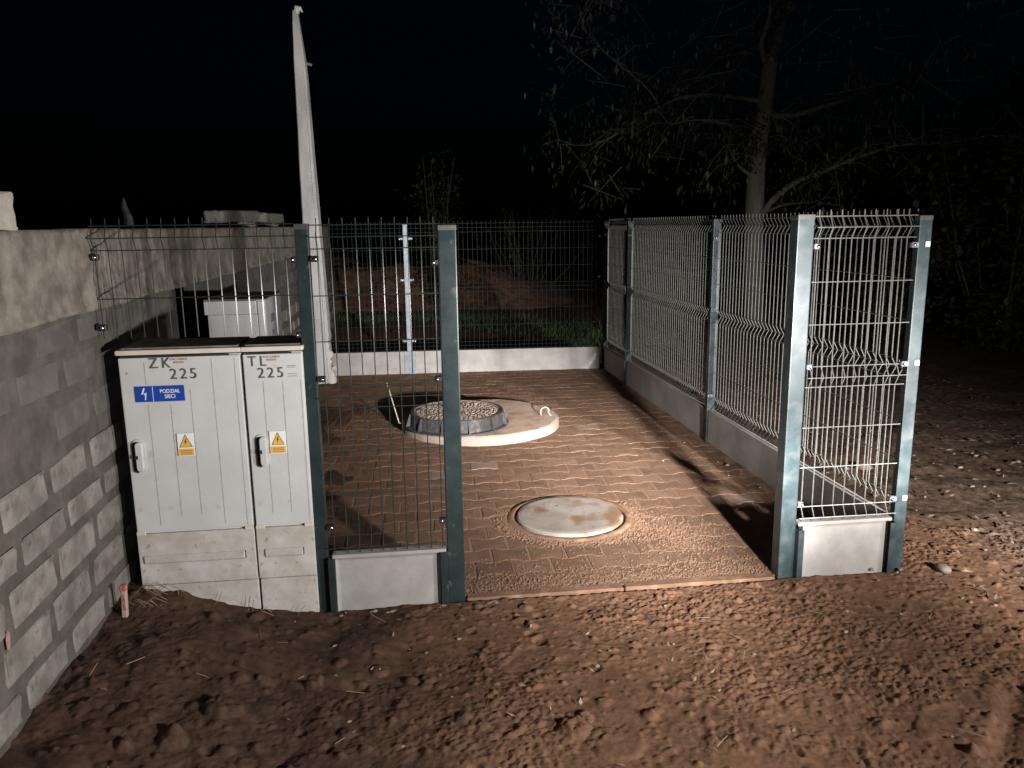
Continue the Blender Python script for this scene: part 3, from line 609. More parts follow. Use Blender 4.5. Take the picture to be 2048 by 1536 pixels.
# ------------------------------------------------------------------ cable cabinets by the wall
YF = -0.28
def cabinet(label, x0, x1, panels, hx, code, codex, brandx, sign, warn, slot, small=False):
    q0 = cab_xyz((x0, YF, 0)); r = thing("cable_cabinet", label, "cabinet", q0.x, q0.y, "cable cabinets beside the wall"); CABS.add(r.name)
    bm = BM(); box(bm, x0 + 0.004, x1 - 0.004, YF + 0.012, YF + 0.262, -0.1, 1.262, 0.004); part("cabinet_body", bm, M_cab, r)
    bm = BM(); box(bm, x0 - 0.004, x1 + 0.002, YF - 0.012, YF + 0.272, 1.268, 1.288, 0.006, 2); rf = part("roof", bm, M_cab_edge, r)
    bm = BM(); box(bm, x0 + 0.012, x1 - 0.012, YF + 0.006, YF + 0.262, 1.2885, 1.2945, 0.003); part("roof_sheet", bm, M_roof, rf, r)
    bm = BM(); box(bm, x0 + 0.02, x1 - 0.045, YF - 0.001, YF + 0.004, 1.256, 1.263, 0.001); part("vent_slot", bm, M_gap_shade, r)  # near-black strip painted in for the shaded slot
    # door with raised ribs
    bm = BM(); box(bm, x0 + 0.002, x1 - 0.005, YF - 0.0005, YF + 0.016, 0.536, 1.256, 0.004, 2); d = part("door", bm, M_cab, r)
    for (a, z0, z1) in panels:
        bm = BM(); box(bm, a - 0.0016, a + 0.0016, YF - 0.0012, YF + 0.002, z0, z1, 0.0); part("door_groove", bm, M_groove, d, r)
    # handle: stadium grip with a finger recess on its left, its shadow painted dark, and a lock notch
    def stadium(cx, cz, w, h, n=8): 
        q = []; rr_ = w / 2
        for k in range(n + 1): t = math.pi * k / n; q.append((cx + rr_ * math.cos(t), cz + h / 2 - rr_ + rr_ * math.sin(t)))
        for k in range(n + 1): t = math.pi + math.pi * k / n; q.append((cx + rr_ * math.cos(t), cz - h / 2 + rr_ + rr_ * math.sin(t)))
        return q
    bm = BM(); poly(bm, stadium(hx, 0.858, 0.050, 0.142), YF - 0.006, YF + 0.002); h = part("handle", bm, M_cab, r)
    bm = BM(); poly(bm, stadium(hx - 0.011, 0.855, 0.026, 0.128), YF - 0.0075, YF - 0.005); part("recess_shade", bm, M_gap_shade, h, r)  # flat dark patch for the shadow in and beside the recess
    bm = BM(); poly(bm, stadium(hx + 0.007, 0.86, 0.028, 0.122), YF - 0.026, YF - 0.006); bmesh.ops.bevel(bm, geom=[e for e in bm.edges if e.calc_length() < 0.2], offset=0.003, segments=1, affect='EDGES'); part("grip", bm, M_cab, h, r)
    bm = BM(); box(bm, hx - 0.009, hx + 0.003, YF - 0.0275, YF - 0.024, 0.852, 0.868, 0.0); part("lock", bm, M_gap_shade, h, r)
    if sign:
        bm = BM(); lathe(bm, [(0, 0.0), (0.0045, 0.0)], 10)
        for v in bm.verts: v.co = Vector((v.co.x - 3.500, YF - 0.0012, v.co.y + 1.196))
        part("red_spot", bm, M_spray, d, r)
    # plinth cover with its long embossed slot, tabs, and the muddy foot
    bm = BM(); box(bm, x0 - 0.001, x1 - 0.004, YF - 0.001, YF + 0.014, 0.304, 0.528, 0.003, 2); pc = part("plinth_cover", bm, M_cab_low, r)
    a, b = slot; bm = BM(); box(bm, a, b, YF - 0.009, YF + 0.002, 0.400, 0.434, 0.004, 1); part("embossed_bar", bm, M_cab_low, pc, r)
    bm = BM(); box(bm, b + 0.0005, b + 0.004, YF - 0.004, YF + 0.001, 0.401, 0.433); part("slot_shade", bm, M_gap_shade, pc, r)  # dark strip painting the shaded right edge of the slot
    bm = BM(); box(bm, a, b, YF - 0.0018, YF + 0.001, 0.3965, 0.3995); part("slot_dirt", bm, M_groove, pc, r)
    for xx in (x0 + 0.018, x1 - 0.022):
        bm = BM(); box(bm, xx - 0.018, xx + 0.018, YF - 0.006, YF + 0.0, 0.524, 0.540, 0.002); part("latch_tab", bm, M_cab_edge, pc, r)
    bm = BM(); box(bm, x0 + 0.001, x1 - 0.003, YF + 0.001, YF + 0.02, -0.08, 0.299, 0.003, 1); part("foot", bm, M_cab_low, r)
    # stencilled code
    s1, s2 = code; y = YF - 0.0042
    letters("stencil_code", s1, 0.040, codex[0], y, codex[1], M_ink, d, r, sx=0.92, spacing=1.45)
    letters("stencil_code", s2, 0.042, codex[2], y, codex[3], M_ink, d, r, sx=0.98, spacing=1.28)
    letters("maker_print", "INCOBEX", 0.008, brandx[0], y, brandx[1], M_brown_ink, d, r, sx=1.35)
    bm = BM(); box(bm, brandx[0] + 0.014, brandx[0] + 0.050, y, y + 0.001, brandx[1] - 0.012, brandx[1] - 0.005); part("maker_print", bm, M_red_ink, d, r)
    # warning sticker
    wx, wz = warn; bm = BM(); box(bm, wx, wx + 0.064, YF - 0.0062, YF - 0.0045, wz, wz + 0.094, 0.0005); w = part("warning_sign", bm, M_white, r)
    ys = YF - 0.0066
    bm = BM(); poly(bm, [(wx + 0.006, wz + 0.036), (wx + 0.058, wz + 0.036), (wx + 0.032, wz + 0.090)], ys, ys + 0.0003); part("triangle_border", bm, M_black_ink, w, r)
    bm = BM(); poly(bm, [(wx + 0.0095, wz + 0.038), (wx + 0.0545, wz + 0.038), (wx + 0.032, wz + 0.085)], ys - 0.0005, ys - 0.0002); part("triangle", bm, M_yellow, w, r)
    bm = BM(); poly(bm, [(wx + 0.034, wz + 0.071), (wx + 0.0275, wz + 0.057), (wx + 0.0315, wz + 0.058), (wx + 0.0300, wz + 0.045), (wx + 0.0368, wz + 0.060), (wx + 0.0328, wz + 0.0595), (wx + 0.0370, wz + 0.071)], ys - 0.0010, ys - 0.0007); part("lightning_bolt", bm, M_black_ink, w, r)
    bm = BM(); box(bm, wx + 0.002, wx + 0.062, ys, ys + 0.0004, wz + 0.002, wz + 0.030); part("yellow_strip", bm, M_yellow, w, r)
    for k in range(3):
        bm = BM(); box(bm, wx + 0.010, wx + 0.054, ys - 0.0004, ys - 0.0001, wz + 0.007 + 0.007 * k, wz + 0.0095 + 0.007 * k); part("small_print", bm, M_brown_ink, w, r)
    if sign:
        x, z = -3.475, 1.080; ww, hh = 0.186, 0.063
        bm = BM(); box(bm, x, x + ww, YF - 0.0058, YF - 0.0042, z, z + hh, 0.0005); sg = part("blue_sign", bm, M_blue, r)
        yb = YF - 0.0062
        bm = BM(); box(bm, x + 0.0655, x + 0.0675, yb, yb + 0.0003, z + 0.001, z + hh - 0.001); part("divider", bm, M_white, sg, r)
        bx, bz = x + 0.022, z + 0.008
        bm = BM(); poly(bm, [(bx + 0.010, bz + 0.048), (bx, bz + 0.022), (bx + 0.006, bz + 0.023), (bx + 0.012, bz + 0.036), (bx + 0.0125, bz + 0.0365), (bx + 0.0155, bz + 0.048)], yb, yb + 0.0003); part("lightning_bolt", bm, M_white, sg, r)
        bm = BM(); poly(bm, [(bx + 0.008, bz + 0.0235), (bx + 0.0185, bz + 0.030), (bx + 0.0205, bz + 0.030), (bx + 0.0165, bz + 0.0005), (bx + 0.0125, bz + 0.0), (bx + 0.0145, bz + 0.021)], yb - 0.0004, yb - 0.0001); part("lightning_bolt", bm, M_white, sg, r)
        letters("sign_text", "PODZIA\u0141", 0.0155, x + 0.094, yb, z + 0.034, M_white, sg, r, sx=0.86, bold=0.012)
        letters("sign_text", "SIECI", 0.0155, x + 0.110, yb, z + 0.013, M_white, sg, r, sx=0.90, bold=0.012)
    else:
        for zz, ww in ((1.205, 0.034), (1.199, 0.03), (1.172, 0.036), (1.162, 0.036)):
            bm = BM(); box(bm, -2.884, -2.884 + ww, y, y + 0.0006, zz, zz + 0.0028); part("small_print", bm, M_grey_ink, d, r)
    return r
cabinet("wider cream cable cabinet marked ZK 225 with a blue sign, next to the wall", -3.530, -3.063,
        ((-3.432, 0.562, 1.068), (-3.432, 1.15, 1.238), (-3.347, 0.60, 1.066), (-3.268, 0.60, 1.125), (-3.178, 0.556, 1.244), (-3.090, 0.545, 1.244)), -3.487, ("ZK", "225"), (-3.412, 1.214, -3.336, 1.168), (-3.331, 1.243), True, (-3.335, 0.853), (-3.512, -3.110))
cabinet("narrow cream cable cabinet marked TL 225, against the first fence post", -3.059, -2.822,
        ((-2.985, 0.586, 1.147), (-2.909, 0.588, 1.145), (-2.838, 0.55, 1.146)), -3.008, ("TL", "225"), (-3.036, 1.209, -3.002, 1.160), (-2.976, 1.241), False, (-2.976, 0.846), (-3.030, -2.874))

# leaf bits on the roof of the wide cabinet
V = []; F = []
for _ in range(7):
    x = rng.uniform(-3.58, -3.46); y = rng.uniform(0.06, 0.2); a = rng.uniform(0, 6.28); c = Wd(x, y, 1.262); k = len(V)
    for (u, v, w) in ((-.02, 0, 0), (0, .009, .006), (.02, 0, .002), (0, -.009, .004)): V.append((c.x + u * math.cos(a) - v * math.sin(a), c.y + u * math.sin(a) + v * math.cos(a), c.z + w))
    F.append((k, k + 1, k + 2, k + 3))
o = obj("leaf_litter", tri_soup("leaf_litter", V, F), M_litter); tag(o, "few dead leaf bits lying on the roof of the wide cabinet", "leaves", kind="stuff")

# second cabinet: pump control kiosk behind the fence
def kiosk():
    y0, y1, x0, x1, zt = 1.70, 2.28, -3.69, -3.318, 1.302
    r = thing("control_kiosk", "grey white control kiosk behind the mesh with blue marks on its side", "cabinet", x0, y0)
    bm = BM(); box(bm, x0 + 0.012, x1, y0 + 0.016, y1, 0, zt - 0.004, 0.004, 2); b = part("kiosk_body", bm, M_kiosk, r)
    bm = BM(); box(bm, x0 + 0.014, x1 - 0.052, y0, y0 + 0.02, 0.12, zt - 0.093, 0.004, 2); d = part("kiosk_door", bm, M_kiosk, r)
    bm = BM(); box(bm, x1 - 0.048, x1 - 0.001, y0, y0 + 0.02, 0.12, zt - 0.012, 0.003, 2); part("corner_strip", bm, M_kiosk, r)
    bm = BM(); box(bm, x0, x1 - 0.052, y0 - 0.022, y0 + 0.02, zt - 0.09, zt - 0.004, 0.005, 2); hd = part("hood", bm, M_kiosk, r)
    bm = BM(); box(bm, x0 - 0.003, x1 + 0.004, y0 - 0.012, y1 + 0.006, zt - 0.003, zt + 0.006, 0.003); part("top_sheet", bm, M_kiosk_top, r)
    # marks on the right flank, lettering turned onto the side face
    o = letters("blue_mark", "DR", 0.055, 0, 0, 0, M_blue_ink, b, r, sx=1.1, bold=0.012)
    ox, oy = ORI[r.name]
    for v in o.data.vertices:
        x, z = v.co.x + ox, v.co.z; v.co = Vector((x1 + 0.002 - ox, y0 + 0.17 + x - oy, 1.135 + z))
    for (yy, zz, s) in ((0.20, 1.06, 0.012), (0.21, 1.00, 0.016)):
        bm = BM(); box(bm, x1 + 0.0005, x1 + 0.002, y0 + yy, y0 + yy + s * 2.0, zz, zz + s * 1.6); part("blue_mark", bm, M_blue_ink, b, r)
kiosk()

# ------------------------------------------------------------------ round slab with its manhole
def manhole():
    cx, cy = slab_c
    r = thing("manhole", "raised cast iron manhole cover on a round concrete slab in the paving", "manhole", cx, cy)
    ring = loc_of(-0.475, 6.575)
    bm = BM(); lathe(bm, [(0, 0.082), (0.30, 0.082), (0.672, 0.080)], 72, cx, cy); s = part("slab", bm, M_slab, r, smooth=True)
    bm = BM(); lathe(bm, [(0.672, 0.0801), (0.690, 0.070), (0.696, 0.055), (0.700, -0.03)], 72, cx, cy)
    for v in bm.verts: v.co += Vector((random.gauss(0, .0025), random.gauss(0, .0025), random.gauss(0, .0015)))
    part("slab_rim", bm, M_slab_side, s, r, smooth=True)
    rx, ry = ring
    bm = BM(); lathe(bm, [(0.372, 0.198), (0.392, 0.200), (0.398, 0.196), (0.402, 0.170), (0.408, 0.095), (0.440, 0.090), (0.442, 0.078)], 64, rx, ry); fr = part("frame", bm, M_iron, r)
    for k in range(12):
        a = 2 * math.pi * (k + 0.35) / 12; bm = BM()
        q = [(0.398, 0.192), (0.412, 0.192), (0.443, 0.098), (0.443, 0.080), (0.400, 0.080)]
        A = [bm.verts.new((p, -0.008, z)) for p, z in q]; B = [bm.verts.new((p, 0.008, z)) for p, z in q]
        bm.faces.new(A); bm.faces.new(B[::-1])
        for i in range(5): bm.faces.new((A[i], A[(i + 1) % 5], B[(i + 1) % 5], B[i]))
        bmesh.ops.rotate(bm, verts=bm.verts[:], matrix=Matrix.Rotation(a, 3, 'Z')); bmesh.ops.translate(bm, verts=bm.verts[:], vec=(rx, ry, 0)); part("frame_rib", bm, M_iron, fr, r)
    bm = BM(); lathe(bm, [(0, 0.192), (0.355, 0.192), (0.366, 0.196), (0.370, 0.199), (0.371, 0.180)], 64, rx, ry); lid = part("lid", bm, M_lid, r)
    # cast relief: studs in rings
    bm = BM(); n = 0
    for i in range(1, 10):
        rr_ = 0.037 * i
        m = max(6, int(2 * math.pi * rr_ / 0.042))
        for k in range(m):
            a = 2 * math.pi * k / m + i * 0.4; px, py = rx + rr_ * math.cos(a), ry + rr_ * math.sin(a)
            vs = box(bm, -0.014, 0.014, -0.0055, 0.0055, 0, 0.005, 0.0, rot=Matrix.Rotation(a + (math.pi / 4 if k % 2 else -math.pi / 4), 3, 'Z'))
            bmesh.ops.translate(bm, verts=vs, vec=(px, py, 0.192))
    o = part("lid_studs", bm, M_lid, lid, r); o["kind"] = "stuff"
    for (a, rr_) in ((2.9, 0.33), (-0.15, 0.25)):
        bm = BM(); lathe(bm, [(0.012, 0.1925), (0.012, 0.200), (0.022, 0.200), (0.022, 0.1925)], 14, rx + rr_ * math.cos(a), ry + rr_ * math.sin(a)); part("lifting_socket", bm, M_iron, lid, r)
    # bent lifting eye right, stray rod left
    lx, ly = loc_of(0.287, 6.83); bm = BM(); q = []
    for k in range(11):
        t = -0.5 + math.pi * 1.32 * k / 10; q.append((lx - 0.042 * math.cos(t), ly - 0.03 * math.cos(t), 0.115 + 0.038 * math.sin(t)))
    q = [(lx - 0.03, ly + 0.02, 0.07)] + q + [(lx + 0.05, ly - 0.03, 0.083)]
    tube(bm, q, 0.0055, 6); part("lifting_eye", bm, M_rebar, r, smooth=True)
    lx, ly = loc_of(-0.98, 6.62); tx, ty = loc_of(-1.085, 6.70)
    bm = BM(); tube(bm, [(lx + 0.05, ly - 0.05, 0.072), (lx + 0.02, ly - 0.02, 0.082), (lx, ly, 0.075), (lx * 0.9 + tx * 0.1, ly * 0.9 + ty * 0.1, 0.11), (tx, ty, 0.42)], 0.0055, 6); part("lifting_rod", bm, M_rebar, r, smooth=True)
    return r
manhole()
def flat_lid():
    cx, cy = flat_c; r = thing("chamber_lid", "small flat concrete chamber lid with sand round it, near the kerb", "manhole lid", cx, cy)
    bm = BM(); lathe(bm, [(0, 0.024), (0.29, 0.024), (0.312, 0.021), (0.322, 0.013), (0.324, -0.02)], 64, cx, cy); part("lid", bm, M_flat, r, smooth=False)
    bm = BM(); lathe(bm, [(0.334, -0.02), (0.336, 0.008), (0.346, 0.012), (0.372, 0.008), (0.39, -0.004)], 64, cx, cy)
    for v in bm.verts: v.co += Vector((0, 0, random.gauss(0, .0015)))
    part("frame", bm, M_kerb, r, smooth=True)
flat_lid()

# ------------------------------------------------------------------ limewashed pole by the back fence
def pole():
    lx, ly = loc_of(-2.16, 8.86)
    r = thing("pole", "tall leaning white limewashed concrete pole by the back fence", "pole", lx, ly)
    prof = [(-0.2, -2.245, -2.035), (0.02, -2.243, -2.037), (0.2, -2.242, -2.048), (0.38, -2.245, -2.062), (0.72, -2.25, -2.060), (1.17, -2.258, -2.072), (1.825, -2.262, -2.094), (2.30, -2.262, -2.108), (2.82, -2.256, -2.122), (3.15, -2.254, -2.130), (3.44, -2.253, -2.138), (3.70, -2.249, -2.166), (3.90, -2.246, -2.183), (3.96, -2.240, -2.190)]
    def ringz(z):
        zs = [p[0] for p in prof]; a = np.interp(z, zs, [p[1] for p in prof]); b = np.interp(z, zs, [p[2] for p in prof]); return a, b
    bm = BM(); rings = []; rn = random.Random(2)
    for z in np.concatenate([np.arange(-0.2, 1.2, 0.045), np.arange(1.2, 3.97, 0.12), [3.965]]):
        a, b = ringz(z); c, w = (a + b) / 2, (b - a); j = 0.006 if z < 0.6 else 0.0012
        pts = [(-0.5, -0.42), (-0.42, -0.5), (0.20, -0.52), (0.24, -0.42), (0.30, -0.42), (0.34, -0.5), (0.5, -0.34), (0.5, 0.45), (-0.5, 0.45)]
        ox = rn.uniform(-1, 1) * j
        rings.append([bm.verts.new((c + p[0] * w + ox + rn.gauss(0, j * .35), 8.86 + p[1] * min(w, .16) + rn.gauss(0, j * .35), z)) for p in pts])
    n = len(rings[0])
    for p, q in zip(rings, rings[1:]):
        for k in range(n): bm.faces.new((p[k], p[(k + 1) % n], q[(k + 1) % n], q[k]))
    bm.faces.new(rings[-1])
    def toloc(bm):
        for v in bm.verts:
            l = loc_of(v.co.x, v.co.y); v.co = Vector((l[0], l[1], v.co.z))
    toloc(bm); part("shaft", bm, M_pole, r)
    bm = BM(); tube(bm, [(-2.205, 8.86, 3.94), (-2.19, 8.85, 4.00), (-2.165, 8.84, 3.985), (-2.135, 8.84, 3.945)], [0.028, 0.03, 0.022, 0.006], 7); toloc(bm); part("hook", bm, M_pole_base, r)
    bm = BM(); tube(bm, [(-2.15, 8.86, 3.45), (-2.075, 8.83, 3.425)], 0.014, 6); toloc(bm); part("peg", bm, M_galv, r)
    bm = BM()
    for (x, z, s) in ((-2.05, 0.10, 0.05), (-2.02, 0.16, 0.03), (-2.07, 0.33, 0.045), (-2.05, 0.03, 0.06), (-2.21, 0.05, 0.05), (-2.07, 0.25, 0.03)):
        q = bmesh.ops.create_icosphere(bm, subdivisions=2, radius=s)
        for v in q["verts"]: v.co = Vector((v.co.x * rn.uniform(.8, 1.1) + x, v.co.y * 0.8 + 8.82, v.co.z * 1.3 + z)) + Vector((rn.gauss(0, .004), rn.gauss(0, .004), rn.gauss(0, .004)))
    toloc(bm); o = part("lime_lumps", bm, M_pole_base, r); o["kind"] = "stuff"
pole()

# marker stake at the wall, straw beside it
st = thing("marker_stake", "short wooden marker stake with pink paint between wall and wide cabinet", "stake", -3.655, -0.20, dz=-0.06)
bm = BM(); box(bm, -0.013, 0.013, -0.012, 0.012, 0.10, 0.335, 0.004, 1); vs = bm.verts[:]
for v in vs:
    if v.co.z > 0.28: v.co.x *= 0.8
bmesh.ops.rotate(bm, verts=vs, matrix=Matrix.Rotation(0.06, 3, 'Y')); obj("stake", bm, M_wood, st)
for (za, zb_, w) in ((0.225, 0.30, 0.0065), (0.312, 0.338, 0.0128)):
    bm = BM(); box(bm, -w + 0.017, w + 0.017, -0.0136, 0.0136, za, zb_, 0.003); obj("paint_band", bm, M_pink, st)
bm = BM(); rn = random.Random(5)
for k in range(16):
    a = rn.uniform(-0.6, 0.9); L_ = rn.uniform(0.06, 0.16); x, y = rn.uniform(-3.66, -3.55), rn.uniform(-0.20, -0.06)
    tube(bm, [(x, y, 0.16), (x + L_ * .5 * math.cos(a), y - 0.02, 0.175 + L_ * .35), (x + L_ * math.cos(a), y - 0.03, 0.17 + L_ * .25 * rn.random())], 0.0016, 3)
for k in range(10):
    x, y = rn.uniform(-3.5, -2.95), rn.uniform(-0.08, -0.04); L_ = rn.uniform(0.03, 0.08); a = rn.uniform(0, 3.1); zz = float(base_height(np.array(Wd(x, y).x), np.array(Wd(x, y).y))[0])
    tube(bm, [(x, y, zz), (x + L_ * math.cos(a), y, zz + 0.02 + L_ * math.sin(a))], 0.0014, 3)
for k in range(40):
    X, Y = rn.uniform(-1.6, 1.9), rn.uniform(1.8, 3.3); l = loc_of(X, Y); z = float(base_height(np.array(X), np.array(Y))[0]) + 0.018; a = rn.uniform(0, 6.28); L_ = rn.uniform(0.03, 0.10)
    tube(bm, [(l[0], l[1], z), (l[0] + L_ * math.cos(a), l[1] + L_ * math.sin(a), z + rn.uniform(0, .012))], 0.0014, 3)
o = obj("dry_straw", bm, M_straw); o.location = Wd(0, 0); o.rotation_euler = (0, 0, AL); tag(o, "thin dry straw scattered over the soil by the cabinets and in front", "straw", kind="stuff")

# leaf litter on the soil, most of it right of the fence
def litter(name, label, m, pts, size, lift=0.012):
    V = []; F = []
    for (X, Y) in pts:
        z = float(base_height(np.array(X), np.array(Y))[0]) + lift; a = rng.uniform(0, 6.28); L_ = size * rng.uniform(.55, 1.5); w = L_ * rng.uniform(.22, .42); t = rng.uniform(-.5, .5); k = len(V); ca, sa = math.cos(a), math.sin(a)
        for (u, v, h) in ((-L_, 0, 0), (-L_ * .2, w, abs(t) * w + .003), (L_, 0, rng.uniform(0, .012)), (-L_ * .2, -w, abs(t) * w * .5)): V.append((X + u * ca - v * sa, Y + u * sa + v * ca, z + h))
        F.append((k, k + 1, k + 2)); F.append((k, k + 2, k + 3))
    o = obj(name, tri_soup(name, V, F), m); tag(o, label, "leaves", kind="stuff")
def pts_local(n, x0, x1, y0, y1):
    out = []
    for _ in range(n):
        p = Wd(rng.uniform(x0, x1), rng.uniform(y0, y1)); out.append((p.x, p.y))
    return out
litter("leaf_litter", "brown dead leaves strewn over the soil outside the right fence", M_litter, pts_local(900, 0.12, 3.2, -0.3, 4.5), 0.022, 0.022)
litter("leaf_litter", "pale dead leaves lying on the soil right of the corner post", M_litter_pale, pts_local(210, 0.1, 2.2, -0.6, 2.5), 0.026, 0.024)
litter("leaf_litter", "small pale leaf bits pressed into the dark soil in the foreground", M_litter_pale, [(rng.uniform(-1.55, 0.9), rng.uniform(1.7, 3.3)) for _ in range(80)], 0.013, 0.02)
litter("leaf_litter", "dead leaves fallen on the paving beside the right fence", M_litter_pale, pts_local(26, -0.5, -0.1, 0.6, 4.0) + pts_local(22, -2.7, -0.8, 0.4, 4.5), 0.012, 0.004)
litter("leaf_litter", "reddish dead leaves covering the bank and soil behind the back fence", M_litter, [(rng.uniform(-7, 2.5), rng.uniform(9.8, 15.6)) for _ in range(900)], 0.05, 0.02)
V = []
bm = BM(); rn = random.Random(8)
for k in range(160):
    if k < 24: x, y = rn.uniform(-2.78, -2.0), rn.uniform(-0.07, -0.035); s = rn.uniform(.005, .014)
    elif k < 80: x, y = rn.uniform(-0.6, 2.2), rn.uniform(-0.5, 2.0); s = rn.uniform(.005, .016)
    else: x, y = rn.uniform(-3.2, 0.6), rn.uniform(-2.0, -0.1); s = rn.uniform(.004, .010)
    p = Wd(x, y); z = float(base_height(np.array(p.x), np.array(p.y))[0]) + 0.010
    q = bmesh.ops.create_icosphere(bm, subdivisions=1, radius=s)
    for v in q["verts"]: v.co = Vector((v.co.x * rn.uniform(.9, 1.6) + x, v.co.y * rn.uniform(.8, 1.2) + y, v.co.z * rn.uniform(.5, .9) + z))
o = obj("gravel", bm, M_stone); o.location = Wd(0, 0); o.rotation_euler = (0, 0, AL); tag(o, "small pale pebbles and mortar crumbs along the fence foot", "gravel", kind="stuff")
def stone(label, lx, ly, s, m, seed, z=None):
    bm = BM(); rn = random.Random(seed); q = bmesh.ops.create_icosphere(bm, subdivisions=2, radius=s)
    for v in q["verts"]: v.co = Vector((v.co.x * 1.5, v.co.y, v.co.z * .7)) * rn.uniform(.86, 1.1)
    p = Wd(lx, ly); z = float(base_height(np.array(p.x), np.array(p.y))[0]) + s * .45
    o = obj("stone", bm, m, smooth=True); o.location = (p.x, p.y, z); o.rotation_euler = (0, 0, rn.uniform(0, 3)); tag(o, label, "stone")
stone("pale stone at the foot of the left concrete plank", -2.40, -0.07, 0.020, M_stone, 3)
stone("flat stone on the soil right of the corner post", 0.22, -0.06, 0.032, M_stone, 4)
stone("grey stone farther back on the soil beside the right fence", 0.75, 1.55, 0.04, M_litter, 6)

# ------------------------------------------------------------------ trees and shrubs beyond
def leaves_mesh(name, anchors, n, spread, L0, wr, droop=0.5, seed=1, bias=None):
    g = np.random.default_rng(seed); A = np.array(anchors); k = g.integers(0, len(A), n)
    c = A[k] + g.normal(0, 1, (n, 3)) * spread
    a = g.uniform(0, 2 * np.pi, n); e = g.normal(-droop, 0.45, n); L_ = L0 * g.uniform(.55, 1.3, n); w = L_ * wr * g.uniform(.7, 1.3, n)
    d = np.stack([np.cos(a) * np.cos(e), np.sin(a) * np.cos(e), np.sin(e)], 1); s = np.stack([-np.sin(a), np.cos(a), g.normal(0, .5, n)], 1); s /= np.linalg.norm(s, axis=1)[:, None]
    V = np.stack([c, c + d * (L_ * .45)[:, None] + s * w[:, None], c + d * L_[:, None], c + d * (L_ * .45)[:, None] - s * w[:, None]], 1).reshape(-1, 3)
    i = np.arange(n) * 4; F = np.stack([i, i + 1, i + 2, i + 3], 1); return tri_soup(name, V, F)
def walnut():
    r = bpy.data.objects.new("broadleaf_tree", None); COL.objects.link(r); r.location = (4.0, 13.0, 0); tag(r, "large leafy tree with a pale forked trunk behind the right fence", "tree"); r.empty_display_size = .1
    base = Vector((4.0, 13.0, 0)); rn = random.Random(4); anchors = []
    def rel(pts): return [Vector(p) - base for p in pts]
    def smooth(pts, k=4):
        out = []
        for i in range(len(pts) - 1):
            p0, p1, p2, p3 = pts[max(i - 1, 0)], pts[i], pts[i + 1], pts[min(i + 2, len(pts) - 1)]
            for j in range(k):
                t = j / k; out.append(0.5 * ((2 * p1) + (p2 - p0) * t + (2 * p0 - 5 * p1 + 4 * p2 - p3) * t * t + (3 * p1 - p0 - 3 * p2 + p3) * t ** 3))
        return out + [pts[-1]]
    tb = BM(); trunk = smooth(rel([(4.05, 13.0, -0.3), (4.02, 13.0, 0.15), (3.97, 13.0, 1.13), (3.94, 13.0, 1.85), (3.94, 13.0, 2.55), (3.96, 13.0, 3.01), (4.02, 13.0, 3.46), (4.05, 13.0, 3.91), (4.09, 13.0, 4.28)]))
    n = len(trunk); tube(tb, trunk, [0.17 - 0.055 * i / n for i in range(n)], 12); obj("trunk", tb, M_bark, r, smooth=True)
    limbs = [([(4.09, 13.0, 4.2), (4.27, 13.2, 4.68), (4.48, 13.4, 5.17), (4.66, 13.6, 5.81)], .10), ([(4.06, 13.0, 4.05), (3.84, 12.73, 4.37), (3.87, 12.47, 4.73), (3.72, 12.2, 5.26)], .06),
             ([(3.98, 13.0, 1.72), (4.16, 12.79, 2.07), (4.42, 12.57, 2.33), (4.72, 12.36, 2.46), (5.07, 12.14, 2.62), (5.62, 11.93, 2.8), (6.3, 11.71, 2.82), (6.74, 11.5, 2.89)], .055),
             ([(4.0, 13.0, 3.37), (4.58, 13.21, 3.41), (5.06, 13.43, 3.55), (5.54, 13.64, 3.69), (5.95, 13.86, 3.89), (6.54, 14.07, 4.02), (7.59, 14.29, 4.08), (8.56, 14.5, 4.19)], .05),
             ([(3.95, 13.0, 1.81), (4.46, 13.33, 1.99), (4.91, 13.67, 2.04), (5.38, 14.0, 2.05)], .025), ([(3.94, 13.0, 2.42), (3.62, 12.8, 2.58), (3.44, 12.6, 2.75), (3.28, 12.4, 2.9)], .035),
             ([(3.95, 13.0, 2.82), (3.47, 12.62, 3.14), (3.14, 12.25, 3.19), (2.68, 11.88, 3.19), (2.25, 11.5, 3.08)], .035),
             ([(4.02, 13.0, 3.58), (3.28, 12.86, 3.67), (2.63, 12.71, 3.62), (2.26, 12.57, 3.44), (1.98, 12.43, 3.32), (1.59, 12.29, 3.04), (1.2, 12.14, 2.89), (0.75, 12.0, 2.89)], .04),
             ([(2.30, 12.58, 3.46), (2.12, 12.6, 3.73), (1.79, 12.6, 4.0), (1.46, 12.62, 4.27), (1.07, 12.5, 4.63)], .02), ([(2.3, 12.6, 3.46), (2.82, 12.9, 3.85), (3.35, 13.3, 4.31), (3.81, 13.6, 4.75)], .022), ([(4.06, 12.95, 3.5), (4.34, 13.15, 3.1), (4.57, 13.3, 2.8)], .015)]
    tw = BM()
    for pts, r0_ in limbs:
        p = smooth(rel(pts)); m = len(p); b = BM(); tube(b, p, [max(0.006, r0_ * (1 - 0.85 * i / m)) for i in range(m)], 7); obj("limb", b, M_bark, r, smooth=True)
        for i in range(m // 3, m):
            for _ in range(1 if i % 2 else 2):
                d = Vector((rn.gauss(0, 1), rn.gauss(0, .7), rn.gauss(0.1, .7))).normalized(); L_ = rn.uniform(.3, .9); q0 = p[i]; q1 = q0 + d * L_ * .5 + Vector((0, 0, .05)); q2 = q0 + d * L_ - Vector((0, 0, .12 * L_))
                tube(tw, [q0, q1, q2], [0.009, 0.006, 0.003], 3); anchors += [tuple(q1), tuple(q2), tuple((q1 + q2) / 2)]
